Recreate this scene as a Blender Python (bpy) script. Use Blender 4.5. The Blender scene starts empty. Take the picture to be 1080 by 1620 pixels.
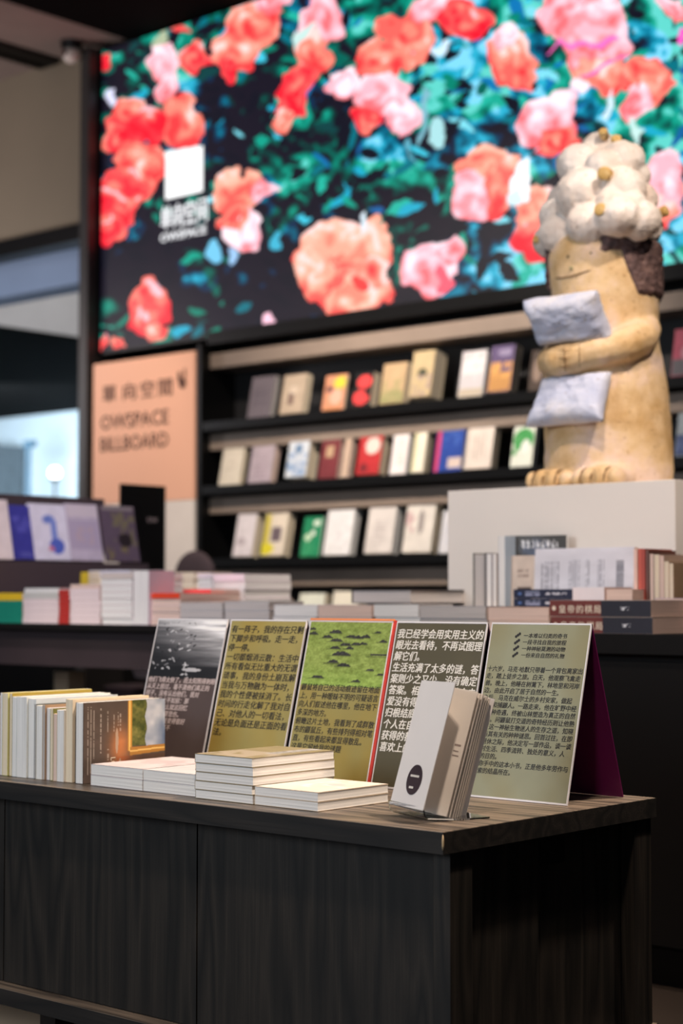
import bpy, bmesh, math, random
import numpy as np
from mathutils import Matrix, Vector, noise

# ------------------------------------------------------------------ camera, world, lights, exposure
SC = bpy.context.scene
COL = SC.collection
CAM_H = 0.85
FPX = 2730.0
YAW = math.radians(41.9)
PITCH = math.atan(135 / FPX)
cam_d = bpy.data.cameras.new('camera')
cam = bpy.data.objects.new('camera', cam_d)
COL.objects.link(cam)
cam.location = (0, 0, CAM_H)
cam.rotation_euler = (math.pi / 2 + PITCH, 0, YAW)
cam_d.sensor_fit = 'VERTICAL'
cam_d.sensor_height = 36
cam_d.sensor_width = 24
cam_d.lens = FPX / 1620 * 36
cam_d.clip_end = 60
cam_d.dof.use_dof = True
cam_d.dof.focus_distance = 2.86
cam_d.dof.aperture_fstop = 3.4
SC.camera = cam
SC.view_settings.view_transform = 'Standard'
SC.view_settings.look = 'None'
SC.view_settings.gamma = 1
SC.view_settings.use_curve_mapping = False
SC.view_settings.exposure = 0.0

world = bpy.data.worlds.new('world')
SC.world = world
world.use_nodes = True
world.node_tree.nodes['Background'].inputs[0].default_value = (0.75, 0.85, 1.0, 1)
world.node_tree.nodes['Background'].inputs[1].default_value = 0.10


def area(name, loc, target, size, power, color, spread=180):
    l = bpy.data.lights.new(name, 'AREA')
    l.shape = 'DISK'
    l.size = size
    l.energy = power
    l.color = color
    l.spread = math.radians(spread)
    o = bpy.data.objects.new(name, l)
    COL.objects.link(o)
    o.location = loc
    o.rotation_euler = (Vector(target) - Vector(loc)).to_track_quat('-Z', 'Y').to_euler()
    return o


def spot(name, loc, target, power, color, angle, blend=0.6, size=0.05):
    l = bpy.data.lights.new(name, 'SPOT')
    l.energy = power
    l.color = color
    l.spot_size = math.radians(angle)
    l.spot_blend = blend
    l.shadow_soft_size = size
    o = bpy.data.objects.new(name, l)
    COL.objects.link(o)
    o.location = loc
    o.rotation_euler = (Vector(target) - Vector(loc)).to_track_quat('-Z', 'Y').to_euler()
    return o


WARM = (1.0, 0.80, 0.64)
PINK = (1.0, 0.78, 0.66)
# cool daylight from the shop front, behind and left of the camera
area('daylight_fill', (-3.4, -2.2, 2.0), (-2.6, 3.0, 0.7), 2.0, 95, (0.87, 0.93, 1.0))
# ceiling track spots
spot('spot_tents', (-1.0, 1.0, 3.3), (-2.1, 2.35, 0.6), 250, WARM, 40, 0.9, 0.12)
spot('spot_cabinet', (-1.1, 3.0, 3.2), (-2.1, 2.15, 0.5), 520, WARM, 44, 0.9, 0.05)
spot('spot_statue', (-0.5, 2.9, 3.8), (-2.40, 3.85, 1.5), 330, (1.0, 0.84, 0.72), 26, 0.5, 0.05)
spot('spot_statue_front', (-2.9, 1.1, 3.3), (-2.40, 3.85, 1.4), 40, (0.90, 0.91, 1.0), 30, 0.6, 0.15)
spot('spot_table_right', (-1.4, 2.0, 3.3), (-2.6, 3.5, 0.85), 190, PINK, 50, 0.9, 0.1)
spot('spot_table_left', (-3.0, 2.0, 3.4), (-4.1, 3.6, 0.85), 300, (1.0, 0.82, 0.82), 50, 0.9, 0.1)
spot('spot_rack', (-3.0, 3.2, 3.0), (-4.7, 3.9, 1.05), 60, (0.86, 0.84, 1.0), 40, 0.8, 0.1)
spot('spot_shelf_left', (-5.4, 4.0, 3.7), (-5.9, 6.1, 1.4), 150, WARM, 60, 0.9, 0.1)
spot('spot_shelf_mid', (-4.4, 4.0, 3.7), (-4.8, 6.1, 1.4), 520, (1.0, 0.86, 0.74), 62, 0.9, 0.1)
spot('spot_sign', (-6.9, 4.4, 3.6), (-7.0, 6.1, 1.7), 170, (1.0, 0.80, 0.68), 40, 0.9, 0.1)
area('back_room_light', (-12.8, 8.6, 2.2), (-14.2, 11.2, 1.5), 1.6, 150, (0.84, 0.93, 1.0))
area('back_room_side_fill', (-8.0, 7.4, 3.5), (-10.2, 8.2, 2.9), 0.6, 22, (0.95, 0.97, 1.0))  # unseen light, added to brighten the pale grey face in the back room
area('bulkhead_fill', (-8.6, 4.6, 2.0), (-8.8, 6.8, 3.0), 1.0, 24, (0.95, 0.92, 0.95))  # unseen fill, added to brighten the bulkhead
area('ceiling_fill', (-8.4, 4.6, 2.5), (-8.0, 5.2, 4.0), 1.0, 9, (1.0, 0.76, 0.72))  # unseen upward fill, added to lift the dim ceiling
spot('floor_patch_light', (-3.9, 1.4, 2.6), (-4.1, 3.0, 0), 200, (1.0, 0.85, 0.68), 36, 0.5, 0.05)

# ------------------------------------------------------------------ geometry of the view, used only to read real positions off known planes
_s, _c = math.sin(YAW), math.cos(YAW)
_sp, _cp = math.sin(PITCH), math.cos(PITCH)
VF = (-_s * _cp, _c * _cp, _sp)
VR = (_c, _s, 0)
VU = (_s * _sp, -_c * _sp, _cp)


def ray(px, py):
    a = (px - 540) / FPX
    b = (810 - py) / FPX
    return [VF[i] + a * VR[i] + b * VU[i] for i in range(3)]


def at_y(px, py, Y):
    d = ray(px, py)
    k = Y / d[1]
    return d[0] * k, CAM_H + d[2] * k


def at_x(px, py, X):
    d = ray(px, py)
    k = X / d[0]
    return d[1] * k, CAM_H + d[2] * k


def at_z(px, py, z):
    d = ray(px, py)
    k = (z - CAM_H) / d[2]
    return d[0] * k, d[1] * k


def project(x, y, z):
    v = (x, y, z - CAM_H)
    w = sum(v[i] * VF[i] for i in range(3))
    return (540 + FPX * sum(v[i] * VR[i] for i in range(3)) / w,
            810 - FPX * sum(v[i] * VU[i] for i in range(3)) / w)


# ------------------------------------------------------------------ helpers
def lin(c):
    return tuple(((v / 255) / 12.92 if v / 255 <= 0.04045 else ((v / 255 + 0.055) / 1.055) ** 2.4) for v in c)


_m = {}


def mat(name, rgb, rough=0.6, metal=0.0, var=0.12, vscale=8.0, bump=0.0, bscale=60.0, spec=0.5, coat=0.0):
    """plain procedural material: base colour (0-255 sRGB) with a soft noise variation and optional bump"""
    key = (name, rgb, rough)
    if key in _m:
        return _m[key]
    m = bpy.data.materials.new(name)
    m.use_nodes = True
    nt = m.node_tree
    b = nt.nodes['Principled BSDF']
    c = lin(rgb)
    b.inputs['Roughness'].default_value = rough
    b.inputs['Metallic'].default_value = metal
    b.inputs['Specular IOR Level'].default_value = spec
    b.inputs['Coat Weight'].default_value = coat
    tc = nt.nodes.new('ShaderNodeTexCoord')
    if var > 0:
        n = nt.nodes.new('ShaderNodeTexNoise')
        n.inputs['Scale'].default_value = vscale
        n.inputs['Detail'].default_value = 4
        nt.links.new(tc.outputs['Object'], n.inputs['Vector'])
        r = nt.nodes.new('ShaderNodeValToRGB')
        r.color_ramp.elements[0].position = 0.3
        r.color_ramp.elements[1].position = 0.7
        r.color_ramp.elements[0].color = tuple(v * (1 - var) for v in c) + (1,)
        r.color_ramp.elements[1].color = tuple(min(1, v * (1 + var)) for v in c) + (1,)
        nt.links.new(n.outputs['Fac'], r.inputs['Fac'])
        nt.links.new(r.outputs['Color'], b.inputs['Base Color'])
    else:
        b.inputs['Base Color'].default_value = c + (1,)
    if bump > 0:
        n2 = nt.nodes.new('ShaderNodeTexNoise')
        n2.inputs['Scale'].default_value = bscale
        n2.inputs['Detail'].default_value = 6
        nt.links.new(tc.outputs['Object'], n2.inputs['Vector'])
        bp = nt.nodes.new('ShaderNodeBump')
        bp.inputs['Strength'].default_value = bump
        bp.inputs['Distance'].default_value = 0.01
        nt.links.new(n2.outputs['Fac'], bp.inputs['Height'])
        nt.links.new(bp.outputs['Normal'], b.inputs['Normal'])
    _m[key] = m
    return m


def wood(name, dark, light, rough=0.5, axis=2, spec=0.35):
    m = bpy.data.materials.new(name)
    m.use_nodes = True
    nt = m.node_tree
    b = nt.nodes['Principled BSDF']
    b.inputs['Roughness'].default_value = rough
    b.inputs['Specular IOR Level'].default_value = spec
    tc = nt.nodes.new('ShaderNodeTexCoord')
    mp = nt.nodes.new('ShaderNodeMapping')
    sc = [9.0, 9.0, 9.0]
    sc[axis] = 0.9
    mp.inputs['Scale'].default_value = sc
    nt.links.new(tc.outputs['Object'], mp.inputs['Vector'])
    n = nt.nodes.new('ShaderNodeTexNoise')
    n.inputs['Scale'].default_value = 1.3
    n.inputs['Detail'].default_value = 2
    nt.links.new(mp.outputs['Vector'], n.inputs['Vector'])
    w = nt.nodes.new('ShaderNodeMath')          # contour rings of a slow noise = cathedral grain
    w.operation = 'MULTIPLY'
    w.inputs[1].default_value = 7
    nt.links.new(n.outputs['Fac'], w.inputs[0])
    fr = nt.nodes.new('ShaderNodeMath')
    fr.operation = 'PINGPONG'
    fr.inputs[1].default_value = 0.5
    nt.links.new(w.outputs[0], fr.inputs[0])
    mp2 = nt.nodes.new('ShaderNodeMapping')
    sc2 = [260.0, 260.0, 260.0]
    sc2[axis] = 6.0
    mp2.inputs['Scale'].default_value = sc2
    nt.links.new(tc.outputs['Object'], mp2.inputs['Vector'])
    f = nt.nodes.new('ShaderNodeTexNoise')
    f.inputs['Scale'].default_value = 1.0
    f.inputs['Detail'].default_value = 3
    nt.links.new(mp2.outputs['Vector'], f.inputs['Vector'])
    mx = nt.nodes.new('ShaderNodeMath')
    mx.operation = 'MULTIPLY'
    nt.links.new(fr.outputs[0], mx.inputs[0])
    nt.links.new(f.outputs['Fac'], mx.inputs[1])
    r = nt.nodes.new('ShaderNodeValToRGB')
    r.color_ramp.elements[0].position = -0.0
    r.color_ramp.elements[1].position = 0.34
    r.color_ramp.elements[0].color = lin(dark) + (1,)
    r.color_ramp.elements[1].color = lin(light) + (1,)
    nt.links.new(mx.outputs[0], r.inputs['Fac'])
    nt.links.new(r.outputs['Color'], b.inputs['Base Color'])
    bp = nt.nodes.new('ShaderNodeBump')
    bp.inputs['Strength'].default_value = 0.25
    bp.inputs['Distance'].default_value = 0.002
    nt.links.new(mx.outputs[0], bp.inputs['Height'])
    nt.links.new(bp.outputs['Normal'], b.inputs['Normal'])
    return m


def page_mat(name, rgb, axis=2):
    """cut page edges: fine lines along the thickness of the block"""
    m = bpy.data.materials.new(name)
    m.use_nodes = True
    nt = m.node_tree
    b = nt.nodes['Principled BSDF']
    b.inputs['Roughness'].default_value = 0.85
    b.inputs['Specular IOR Level'].default_value = 0.2
    tc = nt.nodes.new('ShaderNodeTexCoord')
    mp = nt.nodes.new('ShaderNodeMapping')
    sc = [4.0, 4.0, 4.0]
    sc[axis] = 1400.0
    mp.inputs['Scale'].default_value = sc
    nt.links.new(tc.outputs['Object'], mp.inputs['Vector'])
    n = nt.nodes.new('ShaderNodeTexNoise')
    n.inputs['Scale'].default_value = 1
    n.inputs['Detail'].default_value = 2
    nt.links.new(mp.outputs['Vector'], n.inputs['Vector'])
    r = nt.nodes.new('ShaderNodeValToRGB')
    c = lin(rgb)
    r.color_ramp.elements[0].position = 0.35
    r.color_ramp.elements[1].position = 0.62
    r.color_ramp.elements[0].color = tuple(v * 0.72 for v in c) + (1,)
    r.color_ramp.elements[1].color = c + (1,)
    nt.links.new(n.outputs['Fac'], r.inputs['Fac'])
    nt.links.new(r.outputs['Color'], b.inputs['Base Color'])
    return m


def attr_mat(name, rough=0.4, emit=0.0, spec=0.4, coat=0.0):
    m = bpy.data.materials.new(name)
    m.use_nodes = True
    nt = m.node_tree
    b = nt.nodes['Principled BSDF']
    a = nt.nodes.new('ShaderNodeVertexColor')
    a.layer_name = 'Col'
    b.inputs['Roughness'].default_value = rough
    b.inputs['Specular IOR Level'].default_value = spec
    b.inputs['Coat Weight'].default_value = coat
    if emit > 0:
        b.inputs['Base Color'].default_value = (0.01, 0.01, 0.01, 1)
        nt.links.new(a.outputs['Color'], b.inputs['Emission Color'])
        b.inputs['Emission Strength'].default_value = emit
    else:
        nt.links.new(a.outputs['Color'], b.inputs['Base Color'])
    return m


def emit_mat(name, rgb, strength):
    m = bpy.data.materials.new(name)
    m.use_nodes = True
    b = m.node_tree.nodes['Principled BSDF']
    b.inputs['Base Color'].default_value = (0.8, 0.8, 0.8, 1)
    b.inputs['Emission Color'].default_value = lin(rgb) + (1,)
    b.inputs['Emission Strength'].default_value = strength
    return m


def acrylic_mat():
    m = bpy.data.materials.new('clear_acrylic')
    m.use_nodes = True
    b = m.node_tree.nodes['Principled BSDF']
    b.inputs['Base Color'].default_value = (0.93, 0.95, 0.97, 1)
    b.inputs['Roughness'].default_value = 0.03
    b.inputs['IOR'].default_value = 1.3
    b.inputs['Transmission Weight'].default_value = 1.0
    return m


def props(o, label=None, cat=None, group=None, kind=None):
    if label: o['label'] = label
    if cat: o['category'] = cat
    if group: o['group'] = group
    if kind: o['kind'] = kind
    return o


def empty(name, loc=(0, 0, 0), rot=None, label=None, cat=None, group=None, kind=None):
    o = bpy.data.objects.new(name, None)
    o.empty_display_size = 0.05
    COL.objects.link(o)
    if rot is not None:
        o.matrix_world = Matrix.Translation(loc) @ rot.to_4x4()
    else:
        o.location = loc
    return props(o, label, cat, group, kind)


def link(name, me, m, parent=None, smooth=False):
    if isinstance(m, (list, tuple)):
        for q in m: me.materials.append(q)
    elif m is not None and len(me.materials) == 0:
        me.materials.append(m)
    if smooth:
        me.polygons.foreach_set('use_smooth', [True] * len(me.polygons))
    o = bpy.data.objects.new(name, me)
    COL.objects.link(o)
    if parent is not None:
        o.parent = parent
    return o


def mesh_np(name, verts, faces):
    me = bpy.data.meshes.new(name)
    me.from_pydata([tuple(map(float, v)) for v in verts], [], [tuple(f) for f in faces])
    me.update()
    return me


class Boxes:
    def __init__(s):
        s.v = []
        s.f = []

    def box(s, x0, x1, y0, y1, z0, z1):
        n = len(s.v)
        s.v += [(x0, y0, z0), (x1, y0, z0), (x1, y1, z0), (x0, y1, z0), (x0, y0, z1), (x1, y0, z1), (x1, y1, z1), (x0, y1, z1)]
        s.f += [tuple(n + i for i in q) for q in ((0, 3, 2, 1), (4, 5, 6, 7), (0, 1, 5, 4), (1, 2, 6, 5), (2, 3, 7, 6), (3, 0, 4, 7))]
        return s

    def cyl(s, cx, cy, z0, z1, r0, r1=None, n=20, axis='z'):
        r1 = r0 if r1 is None else r1
        k = len(s.v)
        for z, r in ((z0, r0), (z1, r1)):
            for i in range(n):
                a = 2 * math.pi * i / n
                p = (cx + r * math.cos(a), cy + r * math.sin(a), z)
                if axis == 'x': p = (z, cx + r * math.cos(a), cy + r * math.sin(a))
                if axis == 'y': p = (cx + r * math.cos(a), z, cy - r * math.sin(a))
                s.v.append(p)
        for i in range(n):
            j = (i + 1) % n
            s.f.append((k + i, k + j, k + n + j, k + n + i))
        s.f.append(tuple(k + i for i in reversed(range(n))))
        s.f.append(tuple(k + n + i for i in range(n)))
        return s

    def build(s, name, m, parent=None, bevel=0.0, smooth=False):
        me = bpy.data.meshes.new(name)
        me.from_pydata(s.v, [], s.f)
        me.update()
        if bevel > 0:
            bm = bmesh.new()
            bm.from_mesh(me)
            bmesh.ops.bevel(bm, geom=bm.edges[:], offset=bevel, segments=2, profile=0.6, affect='EDGES')
            bm.to_mesh(me)
            bm.free()
        return link(name, me, m, parent, smooth)


def box(name, x0, x1, y0, y1, z0, z1, m, parent=None, bevel=0.0):
    return Boxes().box(x0, x1, y0, y1, z0, z1).build(name, m, parent, bevel)


def painted(name, origin, uvec, vvec, nu, nv, fn, m, parent=None):
    """flat printed or lit picture: a grid with one colour per vertex, painted by fn(U, V) in 0..1"""
    U, V = np.meshgrid(np.linspace(0, 1, nu), np.linspace(0, 1, nv))
    O, A, B = map(np.array, (origin, uvec, vvec))
    P = O + U[..., None] * A + V[..., None] * B
    rgb = fn(U, V, P)
    idx = np.arange(nu * nv).reshape(nv, nu)
    faces = np.stack([idx[:-1, :-1], idx[:-1, 1:], idx[1:, 1:], idx[1:, :-1]], -1).reshape(-1, 4)
    me = bpy.data.meshes.new(name)
    me.vertices.add(nu * nv)
    me.vertices.foreach_set('co', P.reshape(-1).astype(np.float32))
    me.loops.add(faces.size)
    me.loops.foreach_set('vertex_index', faces.reshape(-1).astype(np.int32))
    me.polygons.add(len(faces))
    me.polygons.foreach_set('loop_start', (np.arange(len(faces)) * 4).astype(np.int32))
    me.update(calc_edges=True)
    me.validate()
    ca = me.color_attributes.new('Col', 'FLOAT_COLOR', 'POINT')
    rgb = np.clip(rgb, 0, 255) / 255.0
    rgb = np.where(rgb <= 0.04045, rgb / 12.92, ((rgb + 0.055) / 1.055) ** 2.4)
    out = np.ones((nu * nv, 4), np.float32)
    out[:, :3] = rgb.reshape(-1, 3)
    ca.data.foreach_set('color', out.reshape(-1))
    return link(name, me, m, parent)


def vnoise(U, V, sx, sy, seed=0, octaves=3):
    rng = np.random.RandomState(seed)
    out = np.zeros_like(U)
    amp, tot = 1.0, 0.0
    for o in range(octaves):
        n = 64
        g = rng.rand(n, n)
        x = U * sx * 2 ** o
        y = V * sy * 2 ** o
        xi = np.floor(x).astype(int)
        yi = np.floor(y).astype(int)
        fx = x - xi
        fy = y - yi
        fx = fx * fx * (3 - 2 * fx)
        fy = fy * fy * (3 - 2 * fy)
        a = g[yi % n, xi % n]
        b = g[yi % n, (xi + 1) % n]
        c = g[(yi + 1) % n, xi % n]
        d = g[(yi + 1) % n, (xi + 1) % n]
        out += amp * ((a * (1 - fx) + b * fx) * (1 - fy) + (c * (1 - fx) + d * fx) * fy)
        tot += amp
        amp *= 0.5
    return out / tot


def text(name, lines, m, parent, shear=0.0, bold=0.012, depth_z=0.0):
    """lines: (body, x, y, char_width, char_height). printed lettering, flat mesh in the local XY plane"""
    V, Fc = [], []
    for body, x, y, cw, ch in lines:
        c = bpy.data.curves.new('lettering', 'FONT')
        c.body = body
        c.resolution_u = 2
        c.shear = shear
        o = bpy.data.objects.new('lettering', c)
        COL.objects.link(o)
        dg = bpy.context.evaluated_depsgraph_get()
        me = bpy.data.meshes.new_from_object(o.evaluated_get(dg))
        for q, (ox, oy) in enumerate(((0, 0), (bold, 0.0), (bold * 0.5, bold * 0.5)) if bold > 0 else ((0, 0),)):
            k = len(V)
            V += [(x + (v.co.x + ox) * cw, y + (v.co.y + oy) * ch, depth_z + q * 0.00002) for v in me.vertices]
            Fc += [tuple(k + i for i in p.vertices) for p in me.polygons]
        bpy.data.objects.remove(o)
        bpy.data.meshes.remove(me)
        bpy.data.curves.remove(c)
    o = link(name, mesh_np(name, V, Fc), m, parent)
    o['kind'] = 'stuff'
    return o


def frame(xaxis, yaxis):
    x = Vector(xaxis).normalized()
    y = Vector(yaxis).normalized()
    z = x.cross(y).normalized()
    y = z.cross(x)
    return Matrix((x, y, z)).transposed()


# ------------------------------------------------------------------ materials
M = {}
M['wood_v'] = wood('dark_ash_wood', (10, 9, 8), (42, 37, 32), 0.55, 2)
M['wood_h'] = wood('dark_ash_wood_lit', (62, 55, 49), (132, 117, 102), 0.40, 0, spec=0.6)  # paler copy of the wood, light on the top faces put into its colour
M['wood_shade'] = wood('dark_ash_shaded', (12, 11, 11), (36, 32, 29), 0.6, 0)  # dark copy of the wood, paints the shade on slab edges
M['black'] = mat('black_laminate', (11, 10, 10), 0.7, spec=0.2, var=0.15, vscale=3)
M['black_shelf'] = mat('black_shelf_paint', (34, 34, 36), 0.5, var=0.15, vscale=2)
M['plum'] = mat('plum_brown_laminate', (72, 60, 64), 0.6, var=0.08, vscale=3)
M['floor'] = mat('brown_floor_shaded', (60, 52, 46), 0.5, var=0.08, vscale=2)  # beige floor darkened so that its colour carries the shade
M['ceil'] = mat('ceiling_paint', (128, 112, 104), 0.9, var=0.04)
M['ceilblack'] = mat('black_ceiling_paint', (8, 8, 8), 0.95, var=0.1, spec=0.05)
M['beige'] = mat('taupe_wall_paint', (132, 120, 102), 0.9, var=0.06, vscale=1.5)
M['column'] = mat('charcoal_column_paint', (58, 55, 54), 0.5, var=0.06)
M['black_metal'] = mat('black_metal', (18, 18, 19), 0.4, 0.3, var=0.1)
M['taupe_lip'] = mat('taupe_shelf_lip', (150, 134, 122), 0.6, var=0.12, vscale=3)
M['peach'] = mat('peach_sign_board', (246, 190, 160), 0.75, var=0.03, vscale=1.2)
M['offwhite'] = mat('off_white_board', (236, 228, 220), 0.7, var=0.03)
M['plinth'] = mat('white_plinth_paint', (226, 221, 214), 0.75, var=0.03, vscale=1.5, bump=0.03, bscale=30)
M['ink'] = mat('dark_ink', (30, 26, 26), 0.6, var=0.05)
M['sign_ink'] = mat('brown_sign_ink', (96, 62, 50), 0.7, var=0.05)
M['ink_white'] = mat('white_ink', (236, 232, 224), 0.6, var=0.03)
M['ink_pink'] = mat('pale_pink_ink', (205, 186, 182), 0.6, var=0.03)
M['ink_gold'] = mat('pale_gold_ink', (236, 222, 200), 0.5, var=0.03)
M['edge'] = mat('pale_acrylic_edge', (232, 230, 234), 0.25, var=0.02)
M['acrylic'] = acrylic_mat()
M['print'] = attr_mat('printed_colours', 0.5, coat=0.08)
M['print_matt'] = attr_mat('printed_colours_matt', 0.7, spec=0.25)
M['led'] = attr_mat('led_picture', 0.5, emit=1.32)
M['led_white'] = emit_mat('led_white', (250, 252, 255), 1.0)
PG = {'white': page_mat('page_edges_white', (238, 238, 236)), 'cream': page_mat('page_edges_cream', (238, 224, 198)),
      'pink': page_mat('page_edges_rosy', (230, 205, 192)), 'grey': page_mat('page_edges_grey', (196, 192, 190))}

# ------------------------------------------------------------------ SETTING
TOPL = 3.93


def struct(o):
    o['kind'] = 'structure'
    return o


struct(box('floor', -20, 4, -3, 12, -0.08, 0, M['floor']))
struct(box('floor_lit_patch', -3.5, -2.74, 1.90, 2.40, 0, 0.003, mat('beige_lit_floor', (236, 212, 184), 0.5, var=0.05)))  # lit floor painted as a thin pale sheet under the cabinet
COLX0, COLX1 = -7.40, -7.325
struct(box('ceiling', -20, -7.095, 2.5, 12, TOPL, TOPL + 0.1, M['ceil']))
struct(box('ceiling', -7.093, 4, 2.5, 12, TOPL - 0.03, TOPL + 0.1, M['ceilblack']))
struct(box('wall_back', -7.33, 2.5, 6.35, 6.5, 0, TOPL - 0.03, M['black']))
struct(box('wall_right', 2.5, 2.6, 2.5, 6.5, 0, TOPL - 0.03, M['black']))
struct(box('wall_left_upper', -14, COLX0, 6.2, 6.35, 2.95, TOPL, M['beige']))
struct(box('trim_1', -14, COLX0, 6.16, 6.30, 2.855, 2.95, M['black_metal'], None, 0.004))
struct(box('trim_2', COLX0, COLX1, 6.073, 6.35, 0, TOPL - 0.03, M['column'], None, 0.006))
# slot diffuser in the ceiling
t = empty('air_diffuser', (-7.79, 5.75, TOPL), label='long black slot air diffuser set in the brownish ceiling at upper left', cat='diffuser')
fr = Boxes()
fr.box(-0.09, 0.09, -0.5, -0.48, -0.03, 0).box(-0.09, 0.09, 0.40, 0.42, -0.03, 0).box(-0.09, -0.07, -0.48, 0.40, -0.03, 0).box(0.07, 0.09, -0.48, 0.40, -0.03, 0)
fr.build('frame', M['black_metal'], t)
for k in range(3):
    box('slat', -0.045 + k * 0.04, -0.035 + k * 0.04, -0.48, 0.40, -0.026, -0.002, M['black_metal'], t)
# security camera
cx_, cy_ = at_z(113, 66, TOPL)
t = empty('security_camera', (cx_, cy_, TOPL), label='small white dome security camera on a black mount beside the column top', cat='camera')
Boxes().cyl(0, 0, -0.045, 0, 0.055, 0.062, 24).build('mount', M['black_metal'], t)
bm = bmesh.new()
bmesh.ops.create_uvsphere(bm, u_segments=24, v_segments=16, radius=0.047)
me = bpy.data.meshes.new('dome')
bm.to_mesh(me)
bm.free()
o = link('dome', me, mat('white_plastic', (225, 215, 205), 0.3, var=0.02), t, True)
o.location = (0, 0, -0.075)
Boxes().cyl(0, -0.075, -0.052, -0.040, 0.014, 0.014, 16, 'y').build('lens', mat('camera_lens', (70, 30, 34), 0.15, var=0), t)

struct(box('wall_left_lower', -14, COLX0, 6.2, 6.35, 0, 1.2, M['black']))
# back room seen through the opening
BRY = 11.0
BZS = CAM_H + 1.05 * BRY / 6.2
bw = mat('pale_blue_room_wall', (206, 226, 238), 0.8, var=0.03)
struct(box('wall_back_room', -19, -9.2, BRY, BRY + 0.1, 0, 3.9, bw))
struct(box('trim_3', -14, -7.6, 6.55, 6.75, 2.72, 3.12, mat('blue_grey_bulkhead', (140, 160, 190), 0.8, var=0.1, vscale=1.5)))
ex = at_z(60, 528, BZS)[0]
o = box('ceiling_back_room', -19, ex, 6.4, BRY, BZS, BZS + 0.02, M['ceilblack'])
struct(o)
struct(box('wall_back_room_upper', ex - 0.05, ex, 6.4, BRY, BZS + 0.02, 3.9, mat('pale_grey_bulkhead', (190, 186, 184), 0.8, var=0.03)))
gx = at_y(9, 740, BRY - 0.3)
t = empty('grey_cabinet', (gx[0] - 0.2, BRY - 0.35, 0), label='grey tall cupboard seen through the opening in the bright back room', cat='cupboard')
h_ = at_y(9, 703, BRY - 0.35)[1]
box('body', -0.35, 0.16, 0, 0.3, 0.06, h_, mat('slate_grey_panel', (92, 104, 112), 0.6), t, 0.004)
box('plinth', -0.33, 0.14, 0.02, 0.3, 0, 0.06, M['black_metal'], t)
box('door', -0.34, 0.15, -0.018, 0, 0.08, h_ - 0.02, mat('slate_grey_door', (84, 97, 106), 0.5), t, 0.003)
px_, pz_ = at_y(45, 705, BRY - 0.5)
t = empty('lamp_post', (px_, BRY - 0.5, 0), label='thin slate blue post with a bracket in the bright back room', cat='post')
Boxes().cyl(0, 0, 0, pz_, 0.028, 0.028, 14).build('pole', mat('slate_blue_metal', (84, 116, 138), 0.5), t)
box('bracket', -0.05, 0.10, -0.03, 0.03, pz_ - 0.02, pz_ + 0.05, mat('slate_blue_metal', (84, 116, 138), 0.5), t, 0.008)
gl = at_y(87, 748, BRY - 0.6)
t = empty('globe_lamp', (gl[0], BRY - 0.6, 0), label='glowing white globe lamp on a dark stem in the bright back room', cat='lamp')
bm = bmesh.new()
bmesh.ops.create_uvsphere(bm, u_segments=24, v_segments=16, radius=0.055)
me = bpy.data.meshes.new('globe')
bm.to_mesh(me)
bm.free()
o = link('globe', me, emit_mat('lamp_glass', (255, 255, 250), 6.0), t, True)
o.location = (0, 0, gl[1])
Boxes().cyl(0, 0, gl[1] - 0.085, gl[1] - 0.05, 0.03, 0.045, 16).cyl(0, 0, 0.02, gl[1] - 0.08, 0.012, 0.012, 10).cyl(0, 0, 0, 0.02, 0.14, 0.13, 24).build('stem', M['black_metal'], t)

# ------------------------------------------------------------------ LED screen
LX0, LX1, LZ0, LZ1, LY = -7.30, -3.05, 2.205, 3.885, 6.15


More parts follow.
